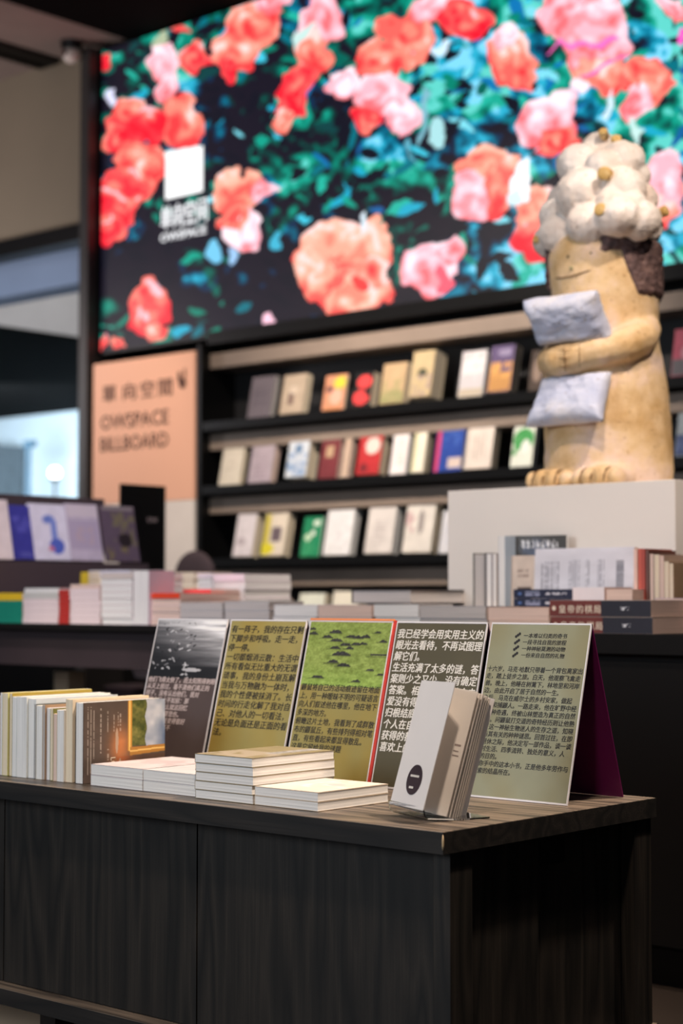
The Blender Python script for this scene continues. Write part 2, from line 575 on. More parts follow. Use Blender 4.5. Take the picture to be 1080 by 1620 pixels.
def led_paint(U, V, P):
    n = P.reshape(-1, 3)
    w = (n[:, 0] * VF[0] + n[:, 1] * VF[1] + (n[:, 2] - CAM_H) * VF[2])
    X = (540 + FPX * (n[:, 0] * VR[0] + n[:, 1] * VR[1]) / w).reshape(U.shape)
    Y = (810 - FPX * (n[:, 0] * VU[0] + n[:, 1] * VU[1] + (n[:, 2] - CAM_H) * VU[2]) / w).reshape(U.shape)
    rng = np.random.RandomState(11)
    img = np.zeros(U.shape + (3,)) + np.array((20, 16, 30.))
    A_, B_ = X / 1000.0, Y / 600.0          # nearly even cells for the noises
    wx = (vnoise(A_, B_, 26, 16, 5, 3) - 0.5) * 44
    wy = (vnoise(A_, B_, 26, 16, 6, 3) - 0.5) * 44
    Xw, Yw = X + wx, Y + wy
    xm = X[X.shape[0] // 2]

    def cols(cx, R):
        return max(0, np.searchsorted(xm, cx - R - 12)), min(len(xm), np.searchsorted(xm, cx + R + 12))

    def ell(cx, cy, rx, ry, rot, col, lens=False, k_out=False):
        R = max(rx, ry) * 1.25 + 22
        c0, c1 = cols(cx, R)
        if c1 <= c0: return None
        f = 1.0 if not lens else 0.5
        xx = X[:, c0:c1] + wx[:, c0:c1] * f
        yy = Y[:, c0:c1] + wy[:, c0:c1] * f
        a = math.radians(rot)
        dx, dy = xx - cx, yy - cy
        p = (dx * math.cos(a) + dy * math.sin(a)) / rx
        q = (-dx * math.sin(a) + dy * math.cos(a)) / ry
        k = (np.abs(q) - np.clip(1 - p * p, -1, 1) < 0) if lens else (p * p + q * q < 1)
        if k_out: return c0, c1, k
        img[:, c0:c1][k] = np.array(col)

    # foliage: posterised noise under lens-shaped leaves, thick towards the top and right, thin at lower left
    thick = 0.535 + 0.12 * np.clip((X - 380) / 300, 0, 1) * np.clip((360 - Y) / 200, 0, 1) + 0.07 * np.clip((X - 780) / 120, 0, 1) + 0.12 * np.clip((170 - Y) / 120, 0, 1)
    thick -= 0.14 * np.clip((Y - 250) / 60, 0, 1) * np.clip((640 - X) / 120, 0, 1)
    for (cx, cy, r, d) in ((430, 235, 75, .16), (390, 420, 45, .14), (700, 110, 70, .2), (690, 250, 80, .12), (590, 280, 70, .1), (800, 430, 60, .3), (480, 300, 50, .1), (200, 380, 45, .1),
                           (240, 80, 50, .12), (330, 490, 50, .12), (1060, 390, 60, .3), (1060, 210, 60, .3), (850, 270, 50, .1), (640, 350, 70, -.2), (770, 380, 50, -.25), (690, 200, 40, -.15),
                           (350, 220, 45, -.2), (430, 470, 60, -.22), (220, 435, 55, -.15), (620, 520, 80, -.3), (850, 160, 40, .2), (545, 250, 35, -.15)):
        thick += d * np.exp(-((X - cx) ** 2 + (Y - cy) ** 2) / r ** 2)
    nz = vnoise(A_ + wx / 3000, B_ + wy / 2000, 24, 15, 41, 3)
    nz2 = vnoise(A_, B_, 60, 38, 42, 2)
    hue = vnoise(A_, B_, 12, 8, 43, 2)
    lvl = nz * 0.62 + nz2 * 0.38 + (thick - 0.5) * 0.62
    for th, c1, c2 in ((.50, (4, 52, 50), (8, 40, 70)), (.56, (0, 92, 80), (0, 84, 110)), (.61, (0, 126, 106), (6, 120, 150)), (.67, (24, 160, 138), (40, 165, 196)), (.745, (90, 200, 190), (120, 205, 235))):
        k = lvl > th
        img[k] = np.where((hue > 0.56)[..., None], np.array(c2, float), np.array(c1, float))[k]
    greens = [(0, 92, 80), (0, 122, 102), (8, 150, 128), (0, 105, 120), (30, 170, 150), (8, 60, 62)]
    cyans = [(24, 160, 190), (60, 190, 215), (10, 110, 170), (120, 210, 225), (20, 90, 150)]
    dk = (14, 14, 28)
    jm = Y.shape[0]
    for i in range(1150):
        cx, cy = rng.uniform(150, 1090), rng.uniform(-20, 570)
        ci = int(np.clip(np.searchsorted(xm, cx), 0, len(xm) - 1))
        ri = int(np.argmin(np.abs(Y[:, ci] - cy)))
        tv = thick[ri, ci]
        s = rng.uniform(7, 16)
        rot = rng.uniform(-85, 50)
        if rng.rand() < (tv - 0.30) * 1.15:
            pal = cyans if rng.rand() < 0.22 + 0.3 * (cx > 700) else greens
            ell(cx, cy, s * rng.uniform(1.0, 1.8), s * rng.uniform(0.35, 0.65), rot, pal[rng.randint(len(pal))], lens=True)
        elif rng.rand() < 0.5:
            ell(cx, cy, s * 1.3, s * 0.6, rot, dk, lens=True)

    RED = [(226, 22, 44), (246, 44, 58), (252, 80, 80), (255, 122, 108), (255, 186, 196)]
    SAL = [(244, 58, 62), (254, 96, 88), (255, 130, 112), (255, 158, 140), (255, 206, 200)]
    PNK = [(254, 108, 116), (255, 146, 156), (255, 176, 190), (255, 200, 212), (255, 226, 236)]
    PEA = [(252, 92, 84), (255, 134, 114), (255, 164, 140), (255, 184, 162), (255, 210, 204)]
    pn = vnoise(A_ + wx / 1600, B_ + wy / 1100, 22, 11, 77, 3)
    pn2 = vnoise(A_, B_, 46, 24, 78, 2)

    def rose(cx, cy, rx, ry, pal):
        R = max(rx, ry) * 1.25 + 22
        c0, c1 = cols(cx, R)
        if c1 <= c0: return
        mask = np.zeros((U.shape[0], c1 - c0), bool)
        xx, yy = Xw[:, c0:c1], Yw[:, c0:c1]
        a0 = rng.uniform(0, 6.28)
        lob = 4 + rng.randint(3)
        for q in range(lob):
            a = a0 + q * 6.283 / lob
            ex, ey = cx + rx * 0.45 * math.cos(a), cy + ry * 0.45 * math.sin(a)
            fx, fy = rx * rng.uniform(.48, .66), ry * rng.uniform(.48, .66)
            mask |= ((xx - ex) / fx) ** 2 + ((yy - ey) / fy) ** 2 < 1
        dx, dy = (xx - cx) / rx, (yy - cy) / ry
        tilt = rng.uniform(-.5, .5)
        rr = np.sqrt(dx * dx + dy * dy)
        ang = np.arctan2(dy, dx)
        fold = np.sin(rr * 7.5 + ang * rng.choice((1, 2)) + a0 + 5 * pn[:, c0:c1])
        f = 0.47 - 0.22 * (dy + tilt * dx) + 0.17 * fold + (pn2[:, c0:c1] - 0.5) * 0.9 + (pn[:, c0:c1] - .5) * .5
        idx = np.clip((f * 5).astype(int), 0, 4)
        colr = np.array(pal, float)[idx]
        sub = img[:, c0:c1]
        sub[mask] = colr[mask]

    for (cx, cy, rx, ry, pal) in [
        (250, 98, 26, 34, PNK), (300, 88, 28, 32, RED), (262, 142, 24, 22, PNK), (212, 180, 24, 20, SAL), (192, 218, 34, 26, RED), (240, 205, 30, 30, RED),
        (293, 196, 36, 44, SAL), (225, 258, 42, 26, SAL), (200, 296, 44, 24, RED), (190, 330, 32, 34, RED), (176, 360, 18, 20, RED), (240, 270, 22, 26, SAL),
        (400, 34, 46, 44, SAL), (368, 88, 38, 34, SAL), (352, 112, 18, 24, RED), (430, 4, 34, 22, PNK), (510, 34, 34, 48, PNK), (496, 88, 28, 34, SAL),
        (470, 140, 32, 44, RED), (452, 182, 14, 18, SAL), (548, 128, 26, 24, PNK), (645, 56, 46, 50, SAL), (690, 14, 46, 28, PNK), (606, 96, 34, 36, SAL),
        (606, 156, 42, 38, PNK), (582, 196, 24, 22, RED), (636, 192, 26, 24, PNK), (738, 34, 40, 38, RED), (812, 92, 40, 44, SAL), (800, 60, 24, 24, PNK),
        (865, 188, 52, 46, PNK), (872, 226, 34, 22, SAL), (905, 16, 62, 40, PNK), (945, 66, 66, 62, PNK), (955, 112, 50, 30, SAL), (1022, 128, 32, 42, SAL), (1005, 162, 26, 34, PNK),
        (1074, 14, 20, 18, PNK), (1045, 300, 42, 50, PNK), (1040, 340, 30, 26, SAL), (775, 268, 50, 36, PEA), (745, 312, 40, 38, PNK), (790, 300, 34, 40, SAL),
        (852, 340, 42, 46, PEA), (840, 385, 34, 26, RED), (532, 400, 60, 56, PEA), (580, 385, 40, 40, PEA), (565, 452, 64, 50, SAL), (500, 424, 28, 48, PEA), (560, 474, 50, 32, PEA),
        (676, 424, 46, 44, PNK), (706, 400, 24, 24, PNK), (382, 304, 38, 36, PEA), (414, 304, 22, 18, PNK), (388, 366, 30, 34, PNK), (372, 350, 22, 22, SAL),
        (238, 490, 42, 42, RED), (250, 520, 22, 16, SAL), (190, 546, 18, 14, SAL), (160, 545, 8, 16, RED), (165, 90, 10, 16, RED), (278, 42, 22, 8, RED)]:
        rose(cx, cy, rx, ry, pal)
    for (cx, cy, rx, ry, rot, col) in [(828, 288, 15, 34, 8, (250, 250, 255)), (815, 312, 10, 22, 20, (205, 228, 235)), (375, 374, 17, 18, 0, (255, 226, 236)),
                                       (185, 157, 9, 14, 0, (215, 215, 240)), (435, 510, 9, 9, 0, (255, 200, 220)), (465, 509, 9, 5, 0, (200, 30, 40)),
                                       (330, 398, 22, 9, -40, (110, 190, 225)), (368, 410, 14, 9, -50, (150, 190, 230)), (700, 80, 14, 10, 0, (200, 225, 240)),
                                       (668, 190, 5, 46, 3, (120, 175, 190)), (650, 240, 4, 20, 0, (90, 160, 180)), (960, 165, 6, 34, 4, (200, 225, 235)), (1014, 210, 5, 30, 0, (190, 225, 220)),
                                       (480, 62, 8, 22, 20, (190, 220, 215)), (240, 66, 6, 22, 40, (170, 180, 150)), (915, 140, 16, 20, -30, (255, 226, 236)), (548, 130, 14, 14, 0, (255, 224, 236)),
                                       (920, 66, 60, 4, -12, (250, 110, 190)), (960, 100, 46, 4, -12, (245, 100, 180)), (1068, 60, 6, 20, 30, (240, 90, 190)), (566, 350, 4, 16, 0, (210, 225, 235)),
                                       (565, 448, 12, 9, 0, (240, 60, 60)), (690, 212, 14, 10, 0, (160, 210, 215)), (440, 385, 14, 7, -30, (60, 170, 200)), (700, 445, 12, 14, 0, (255, 90, 110))]:
        ell(cx, cy, rx, ry, rot, col)
    # blank white square (its code is left out)
    top = 240 - (X - 261) * 0.167
    bot = 315 - (X - 263) * 0.2
    k = (X > 261) & (X < 321) & (Y > top) & (Y < bot)
    img[k] = (255, 255, 255)
    return img


t = empty('led_screen', (0, 0, 0), label='huge glowing wall screen filled with red and pink roses among teal leaves', cat='screen')
painted('picture', (LX0, LY, LZ0), (LX1 - LX0, 0, 0), (0, 0, LZ1 - LZ0), 560, 300, led_paint, M['led'], t)
Boxes().box(LX0 - 0.03, LX1 + 0.03, LY + 0.01, 6.34, LZ0 - 0.02, LZ1 + 0.01).box(LX0 - 0.03, LX0 - 0.003, LY - 0.01, LY + 0.01, LZ0 - 0.02, LZ1 + 0.01) \
    .box(LX0 - 0.03, LX1 + 0.03, LY - 0.01, LY + 0.01, LZ0 - 0.02, LZ0 - 0.003).build('casing', M['black_metal'], t)
x0, z0 = at_y(253, 363, LY - 0.004)
x1, _ = at_y(329, 352, LY - 0.004)
holder = text('screen_lettering', [('单向空间', 0, 0, (x1 - x0) / 4.0, 0.135), ('OWSPACE', 0.0, -0.075, (x1 - x0) / 4.9, 0.06)], M['led_white'], t, bold=0.05)
holder.location = (x0, LY - 0.004, z0 + 0.005)
holder.rotation_euler = (math.pi / 2, 0, 0)

# ------------------------------------------------------------------ peach sign board
SY = 6.10
sx0, sx1 = -7.30, -6.49
t = empty('billboard_sign', (0, 0, 0), label='tall peach sign board with brown lettering under the left end of the screen', cat='sign')
box('board', sx0, sx1, SY, SY + 0.04, 1.355, 2.125, M['peach'], t, 0.003)
box('lower_board', sx0, sx1, SY, SY + 0.04, 0.90, 1.353, M['offwhite'], t, 0.003)
wdt = at_y(246, 640, SY)[0] - at_y(157, 640, SY)[0]
xl, zt = at_y(161, 631, SY)
o = text('sign_lettering', [('單', 0, 0, 0.125, 0.10), ('向', 0.165, 0.0, 0.125, 0.10), ('空', 0.31, 0.0, 0.125, 0.10), ('間', 0.45, 0.0, 0.125, 0.10),
                            ('OWSPACE', -0.01, -0.155, 0.117, 0.11), ('BILLBOARD', -0.015, -0.275, 0.107, 0.11)], M['sign_ink'], t, bold=0.02)
o.location = (xl, SY - 0.003, zt - 0.015)
o.rotation_euler = (math.pi / 2, 0, 0)
lx, lz = at_y(289, 606, SY)
o = Boxes().cyl(0, 0, -0.002, 0.0, 0.028, 0.028, 9, 'y').box(-0.035, -0.012, -0.002, 0, 0.01, 0.06).box(0.012, 0.022, -0.002, 0, 0.02, 0.075).build('logo', M['sign_ink'], t)
o.location = (lx, SY - 0.003, lz)

# ------------------------------------------------------------------ wall shelves
SHX0, SHX1 = at_y(311, 700, 5.94)[0] + 0.03, -2.6
t = empty('wall_shelving', (0, 0, 0), label='long black wall bookshelf with taupe lit ledges under the rose screen', cat='shelf')
box('back_panel', SHX0, SHX1, 6.18, 6.34, 0.10, 2.15, M['black_shelf'], t)
box('side_panel', SHX0 - 0.03, SHX0, 5.94, 6.18, 0.10, 2.12, M['black_metal'], t, 0.002)
box('plinth', SHX0, SHX1, 6.05, 6.34, 0.0, 0.10, M['black_metal'], t)
ROWZ = [1.712, 1.392, 1.030, 0.670]        # bottoms of the books, rows from the top
SB = 6.00
box('header', SHX0, SHX1, 5.98, 6.18, 2.12, 2.185, M['black_metal'], t, 0.002)
box('ledge_lip', SHX0, SHX1, 6.00, 6.18, 2.00, 2.075, M['taupe_lip'], t, 0.006)
for i, z in enumerate(ROWZ):
    box('ledge', SHX0, SHX1, 5.95, 6.18, z - 0.03, z - 0.004, M['black_shelf'], t, 0.002)
    box('front_stop', SHX0, SHX1, 5.945, 5.955, z - 0.03, z + 0.012, M['black_metal'], t)
    box('ledge_lip', SHX0, SHX1, 6.00, 6.18, z - 0.125, z - 0.045, M['taupe_lip'], t, 0.006)

# ------------------------------------------------------------------ books
_pg = PG
_bm = {}


def cover_mat(rgb, rough=0.45):
    return mat('book_cover', tuple(int(v) for v in rgb), rough, var=0.05, vscale=14)


def book(name, w, h, t, loc, rot, cover, pages='white', hard=False, label=None, group=None, front=None, back=None, spine=None, parts=None, cat='book'):
    """local: x from spine to fore-edge, y along the height, z through the thickness (front cover up)"""
    key = (round(w, 4), round(h, 4), round(t, 4), hard, tuple(cover), pages, spine)
    root = empty(name, loc, rot, label, cat, group)
    if key not in _bm:
        ct = 0.0022 if hard else 0.0007
        ov = 0.003 if hard else 0.0
        b = Boxes()
        b.box(0, w, 0, h, 0, ct).box(0, w, 0, h, t - ct, t).box(0, ct, 0, h, ct, t - ct)
        me = bpy.data.meshes.new('cover')
        me.from_pydata(b.v, [], b.f)
        me.materials.append(cover_mat(cover))
        if spine: me.materials.append(cover_mat(spine)); me.polygons[15].material_index = 1; me.polygons[17].material_index = 1
        me.update()
        # page block with a gently hollow fore-edge
        x1, y0, y1 = w - ov - 0.0004, ov + 0.0003, h - ov - 0.0003
        hollow = 0.0025 if hard else 0.0004
        prof = [(ct, ct), (x1, ct), (x1 - hollow * 0.8, ct + (t - 2 * ct) * 0.3), (x1 - hollow, t / 2), (x1 - hollow * 0.8, ct + (t - 2 * ct) * 0.7), (x1, t - ct), (ct, t - ct)]
        n = len(prof)
        v = [(p[0], y0, p[1]) for p in prof] + [(p[0], y1, p[1]) for p in prof]
        f = [tuple(range(n)), tuple(reversed(range(n, 2 * n)))] + [(i, i + n, (i + 1) % n + n, (i + 1) % n) for i in range(n)]
        mp = bpy.data.meshes.new('page_block')
        mp.from_pydata(v, [], f)
        mp.materials.append(_pg[pages])
        mp.update()
        _bm[key] = (me, mp)
    me, mp = _bm[key]
    link('cover', me, None, root)
    link('page_block', mp, None, root)
    if front is not None:
        nu, nv, fn = front
        painted('front_print', (0.0005, 0.0005, t + 0.0004), (w - 0.001, 0, 0), (0, h - 0.001, 0), nu, nv, fn, M['print'], root)
    return root


FLAT_S = Matrix(((1, 0, 0), (0, 1, 0), (0, 0, 1)))                     # lying, spine to the left
FLAT_SF = frame((0, 1, 0), (-1, 0, 0))                                # lying, spine to the front (width runs back)
STAND_SP = frame((0, 1, 0), (0, 0, 1))                                # upright, spine towards the viewer
STAND_XP = frame((0, 0, 1), (0, -1, 0))                               # on its spine, front cover facing +X, height runs towards the viewer


def stand_face(lean, turn=0.0):
    """upright, front cover facing -Y, leaning back; x = width to the right"""
    a = math.radians(lean)
    r = frame((1, 0, 0), (0, math.sin(a), math.cos(a)))
    return Matrix.Rotation(math.radians(turn), 3, 'Z') @ r


def art(seed, base, blocks=()):
    """simple cover print: base colour, soft blotches, then rectangles/discs (kind, x, y, w, h, colour)"""
    def fn(U, V, P):
        im = np.zeros(U.shape + (3,)) + np.array(base, float)
        nz = vnoise(U, V, 5, 7, seed, 3)
        im *= (0.94 + 0.12 * nz)[..., None]
        for b in blocks:
            k, x, y, w, h, c = b
            if k == 'r':
                q = (U > x) & (U < x + w) & (V > y) & (V < y + h)
            elif k == 'e':
                q = ((U - x) / w) ** 2 + ((V - y) / h) ** 2 < 1
            elif k == 't':       # block of unreadable small print: broken horizontal rows
                rows = (np.floor((V - y) / h * 14).astype(int) % 2 == 0)
                q = (U > x) & (U < x + w) & (V > y) & (V < y + h) & rows & (vnoise(U, V, 40, 30, seed + 3, 1) > 0.3)
            elif k == 'v':       # the same in vertical columns
                cols = (np.floor((U - x) / w * 12).astype(int) % 2 == 0)
                q = (U > x) & (U < x + w) & (V > y) & (V < y + h) & cols & (vnoise(U, V, 30, 50, seed + 3, 1) > 0.28)
            elif k == 'n':       # noise blotches
                q = (U > x) & (U < x + w) & (V > y) & (V < y + h) & (vnoise(U, V, 7, 9, seed + 9, 2) > 0.52)
            im[q] = np.array(c, float)
        return im
    return fn


ORD = ['first', 'second', 'third', 'fourth', 'fifth', 'sixth', 'seventh', 'eighth', 'ninth', 'tenth', 'eleventh', 'twelfth', 'thirteenth', 'fourteenth', 'fifteenth', 'sixteenth', 'seventeenth', 'eighteenth']
ROWN = ['top', 'second', 'third', 'lowest visible']

# face-out books: (left px, right px of cover, right px of the side, top, bottom, cover colour, page kind, side depth colour, blocks, words)
W_ = (238, 234, 228)
wall_books = [
    [(390, 426, 434, 595, 662, (112, 104, 112), 'grey', [('t', .15, .3, .6, .4, (92, 86, 96))], 'grey mauve paperback'),
     (441, 477, 487, 592, 656, (190, 172, 152), 'cream', [('r', .3, .22, .26, .32, (120, 98, 92)), ('e', .5, .6, .2, .1, (212, 196, 178))], 'beige book with a small dark figure'),
     (508, 541, 545, 588, 648, (214, 150, 118), 'cream', [('e', .72, .78, .3, .16, (212, 206, 70)), ('e', .25, .62, .18, .1, (120, 84, 80)), ('e', .6, .4, .3, .2, (232, 178, 158)), ('r', .1, 0, .8, .1, (196, 130, 80))], 'salmon book with a yellow corner'),
     (556, 584, 596, 588, 643, (34, 36, 38), 'cream', [('e', .55, .72, .42, .2, (236, 74, 76)), ('e', .45, .25, .46, .22, (234, 72, 74)), ('r', .62, .3, .3, .12, (40, 36, 38))], 'black book with two red shapes'),
     (599, 636, 647, 575, 641, (196, 168, 132), 'cream', [('r', 0, 0, 1, .3, (150, 150, 104)), ('n', 0, .1, 1, .5, (170, 158, 116))], 'tan and olive landscape book'),
     (645, 679, 711, 556, 632, (196, 176, 138), 'cream', [('e', .52, .5, .2, .12, (58, 66, 50)), ('n', 0, 0, 1, .45, (170, 150, 140))], 'thick tan book with a dark emblem'),
     (723, 762, 768, 549, 626, (206, 202, 206), 'white', [('n', 0, .5, 1, .5, (226, 222, 224)), ('r', 0, 0, 1, .2, (190, 178, 160))], 'pale grey book with a cloudy cover'),
     (769, 806, 819, 543, 620, (96, 82, 118), 'cream', [('r', 0, 0, 1, .42, (190, 140, 84)), ('n', 0, .3, 1, .35, (214, 160, 96)), ('e', .6, .85, .3, .08, (150, 140, 170))], 'violet and orange sunset book'),
     (834, 858, 866, 546, 612, (70, 58, 52), 'grey', [('e', .5, .5, .3, .3, (140, 120, 108))], 'dark brown book beside the statue pillow'),
     (1060, 1092, 1100, 512, 590, (172, 66, 92), 'grey', [('r', 0, 0, 1, .36, (92, 88, 96)), ('e', .9, .5, .5, .2, (190, 130, 146))], 'crimson and grey book right of the statue')],
    [(345, 378, 385, 714, 776, (232, 222, 204), 'cream', [('t', .3, .4, .3, .3, (214, 202, 184))], 'plain cream paperback'),
     (391, 427, 436, 711, 772, (186, 172, 182), 'pink', [('t', .2, .1, .6, .7, (170, 154, 166))], 'lilac grey book'),
     (450, 482, 500, 704, 769, (214, 222, 232), 'cream', [('n', 0, 0, 1, .6, (140, 168, 206)), ('e', .5, .7, .2, .12, (110, 140, 176))], 'white book with blue watercolour'),
     (502, 531, 540, 697, 765, (122, 54, 60), 'pink', [('r', .25, .5, .45, .28, (190, 160, 130))], 'maroon book with a tan square'),
     (539, 548, 557, 695, 764, (214, 190, 170), 'pink', [('v', .1, .1, .8, .8, (188, 160, 142))], 'slim rosy copy behind the maroon book'),
     (562, 598, 611, 692, 762, (190, 52, 56), 'cream', [('e', .6, .66, .32, .2, (228, 214, 206)), ('e', .3, .15, .2, .1, (120, 40, 46))], 'red book with a white shape'),
     (615, 640, 648, 684, 758, (236, 230, 230), 'white', [('t', .3, .2, .5, .6, (222, 212, 204))], 'white narrow book'),
     (649, 668, 678, 685, 757, (238, 232, 214), 'cream', [('r', 0, 0, .2, 1, (220, 214, 160))], 'ivory narrow book with a yellowish edge'),
     (684, 728, 734, 682, 751, (40, 72, 158), 'white', [('r', 0, 0, .16, 1, (206, 66, 106)), ('r', .5, .1, .5, .22, (214, 196, 186)), ('n', .2, .6, .8, .4, (62, 96, 180))], 'blue book with a pink spine edge'),
     (733, 775, 785, 682, 750, (226, 214, 204), 'cream', [('v', .3, .2, .4, .6, (204, 190, 180))], 'beige white book'),
     (806, 840, 846, 681, 748, (226, 230, 218), 'white', [('e', .5, .68, .5, .26, (70, 158, 86)), ('e', .62, .5, .22, .16, (236, 240, 232)), ('n', 0, .3, .5, .5, (84, 164, 96))], 'white book with green blobs'),
     (1066, 1098, 1106, 650, 722, (150, 160, 168), 'white', [('r', 0, 0, 1, .5, (60, 76, 120)), ('n', 0, .1, 1, .4, (86, 104, 150))], 'pale and navy book right of the statue')],
    [(367, 397, 409, 819, 887, (232, 224, 228), 'cream', [('e', .35, .35, .22, .1, (196, 184, 190))], 'white book with a faint emblem'),
     (411, 447, 459, 818, 886, (232, 220, 202), 'cream', [('r', 0, 0, .26, 1, (206, 190, 60)), ('r', .36, .32, .42, .34, (110, 96, 104)), ('e', .2, .16, .34, .14, (226, 214, 50))], 'cream book with yellow strip and dark square'),
     (473, 503, 504, 818, 884, (34, 140, 96), 'white', [('e', .7, .85, .2, .08, (220, 236, 220)), ('e', .3, .5, .18, .09, (200, 228, 196)), ('e', .55, .6, .12, .08, (226, 240, 226)), ('n', 0, 0, 1, .4, (60, 158, 108))], 'green book with pale flowers'),
     (510, 552, 562, 812, 884, (238, 238, 240), 'white', [('t', .4, .3, .2, .3, (226, 224, 228))], 'plain white wide book'),
     (575, 618, 630, 808, 882, (222, 216, 212), 'white', [('t', .25, .2, .45, .55, (196, 188, 186))], 'pale grey book with grey print'),
     (635, 680, 692, 800, 881, (226, 220, 212), 'cream', [('e', .55, .6, .1, .24, (150, 142, 140)), ('n', 0, .4, .3, .4, (206, 176, 176))], 'tall pale book with a grey figure'),
     (693, 722, 730, 811, 879, (216, 216, 222), 'white', [('t', .2, .2, .5, .5, (196, 198, 210))], 'pale bluish book half behind the plinth')],
    [(385, 408, 415, 922, 984, (232, 228, 206), 'cream', [], 'cream book'), (418, 448, 456, 930, 984, (220, 206, 184), 'pink', [], 'low beige book'),
     (466, 506, 516, 923, 984, (234, 238, 224), 'cream', [], 'pale green tinted book'), (519, 560, 574, 921, 984, (240, 236, 220), 'cream', [], 'wide ivory book')]]
for ri, row in enumerate(wall_books):
    for bi, (xa, xb, xc, ya, yb, colr, pg, blocks, words) in enumerate(row):
        z = ROWZ[ri]
        Y0 = 5.962
        X0 = at_y(xa, yb, Y0)[0]
        X1 = at_y(xb, yb, Y0)[0]
        hh = (yb - ya) / 2730 * (Y0 / (VR[0] * 0 + _c + VR[1] * ((xa + xb) / 2 - 540) / FPX)) * 1.015
        # thickness from the visible side (+X face, running back)
        th = max(0.012, (xc - xb) / 2730 * 8.1 / 0.74)
        th = min(th, 0.085)
        word = 'on the %s wall ledge' % ROWN[ri]
        small = blocks
        fr_ = (22, 30, art(ri * 40 + bi, colr, small)) if blocks else None
        R = stand_face(12)
        # local z (thickness) runs along -Y for the front cover; put the back of the block against the shelf
        n = R @ Vector((0, 0, 1))
        loc = Vector((X0, Y0, z)) - n * th
        loc.y = max(loc.y, Y0)
        book('book', X1 - X0, hh, th, (loc.x, Y0 + th, z + 0.001 + th * math.sin(math.radians(12))), R, colr, pg, False,
             '%s, %s from left %s' % (words, ORD[bi], word), 'face-out books on the wall shelves', front=fr_)

# ------------------------------------------------------------------ statue on plinth
PY0, PY1 = 3.62, 4.17
PX0, PZ = at_y(708, 777, PY0)
PX1 = at_y(1067, 757, PY0)[0]
t = empty('plinth', (0, 0, 0), label='white painted box plinth carrying the cream statue', cat='plinth')
box('box_body', PX0, PX1, PY0, PY1, 0.771, PZ, M['plinth'], t, 0.002)

SYC = PY0 + 0.23
SXC = at_y(961, 760, SYC)[0]
DEP = (SXC * VF[0] + SYC * VF[1])
MPP = DEP / FPX                               # metres per photo pixel at the statue


def zz(py): return (762 - py) * MPP


def lx_of(px, py, ly):
    return at_y(px, py, SYC + ly)[0] - SXC


def ellipsoid(bm, c, r, seg=20, rings=12, rot=None):
    mtx = Matrix.Translation(c)
    if rot is not None: mtx = mtx @ rot
    bmesh.ops.create_uvsphere(bm, u_segments=seg, v_segments=rings, radius=1, matrix=mtx @ Matrix.Diagonal((r[0], r[1], r[2], 1)))


def capsule_chain(bm, pts, n=18):
    """pts: (x,y,z,r); overlapping spheres and cones, later fused by remesh"""
    for i in range(len(pts) - 1):
        a, b = Vector(pts[i][:3]), Vector(pts[i + 1][:3])
        ra, rb = pts[i][3], pts[i + 1][3]
        steps = max(2, int((b - a).length / 0.008))
        for k in range(steps + 1):
            f = k / steps
            p = a.lerp(b, f)
            r = ra + (rb - ra) * f
            bmesh.ops.create_icosphere(bm, subdivisions=2, radius=r, matrix=Matrix.Translation(p))


def fuse(name, bm, voxel, smooth_iter, m, parent, amp=0.0, fscale=30.0, amp2=0.0, fs2=90.0):
    me = bpy.data.meshes.new(name + '_raw')
    bm.to_mesh(me)
    bm.free()
    o = bpy.data.objects.new(name + '_raw', me)
    COL.objects.link(o)
    r = o.modifiers.new('r', 'REMESH')
    r.mode = 'VOXEL'
    r.voxel_size = voxel
    s = o.modifiers.new('s', 'SMOOTH')
    s.factor = 0.6
    s.iterations = smooth_iter
    dg = bpy.context.evaluated_depsgraph_get()
    out = bpy.data.meshes.new_from_object(o.evaluated_get(dg))
    bpy.data.objects.remove(o)
    bpy.data.meshes.remove(me)
    if amp > 0 or amp2 > 0:
        nv = len(out.vertices)
        co = np.empty(nv * 3, np.float32)
        no = np.empty(nv * 3, np.float32)
        out.vertices.foreach_get('co', co)
        out.vertex_normals.foreach_get('vector', no)
        co = co.reshape(-1, 3)
        d = np.array([amp * noise.noise(Vector(p) * fscale) + amp2 * noise.noise(Vector(p) * fs2 + Vector((5, 3, 1))) for p in co.tolist()])
        co = co + no.reshape(-1, 3) * d[:, None]
        out.vertices.foreach_set('co', co.reshape(-1).astype(np.float32))
        out.update()
    out.name = name
    return link(name, out, m, parent, True)


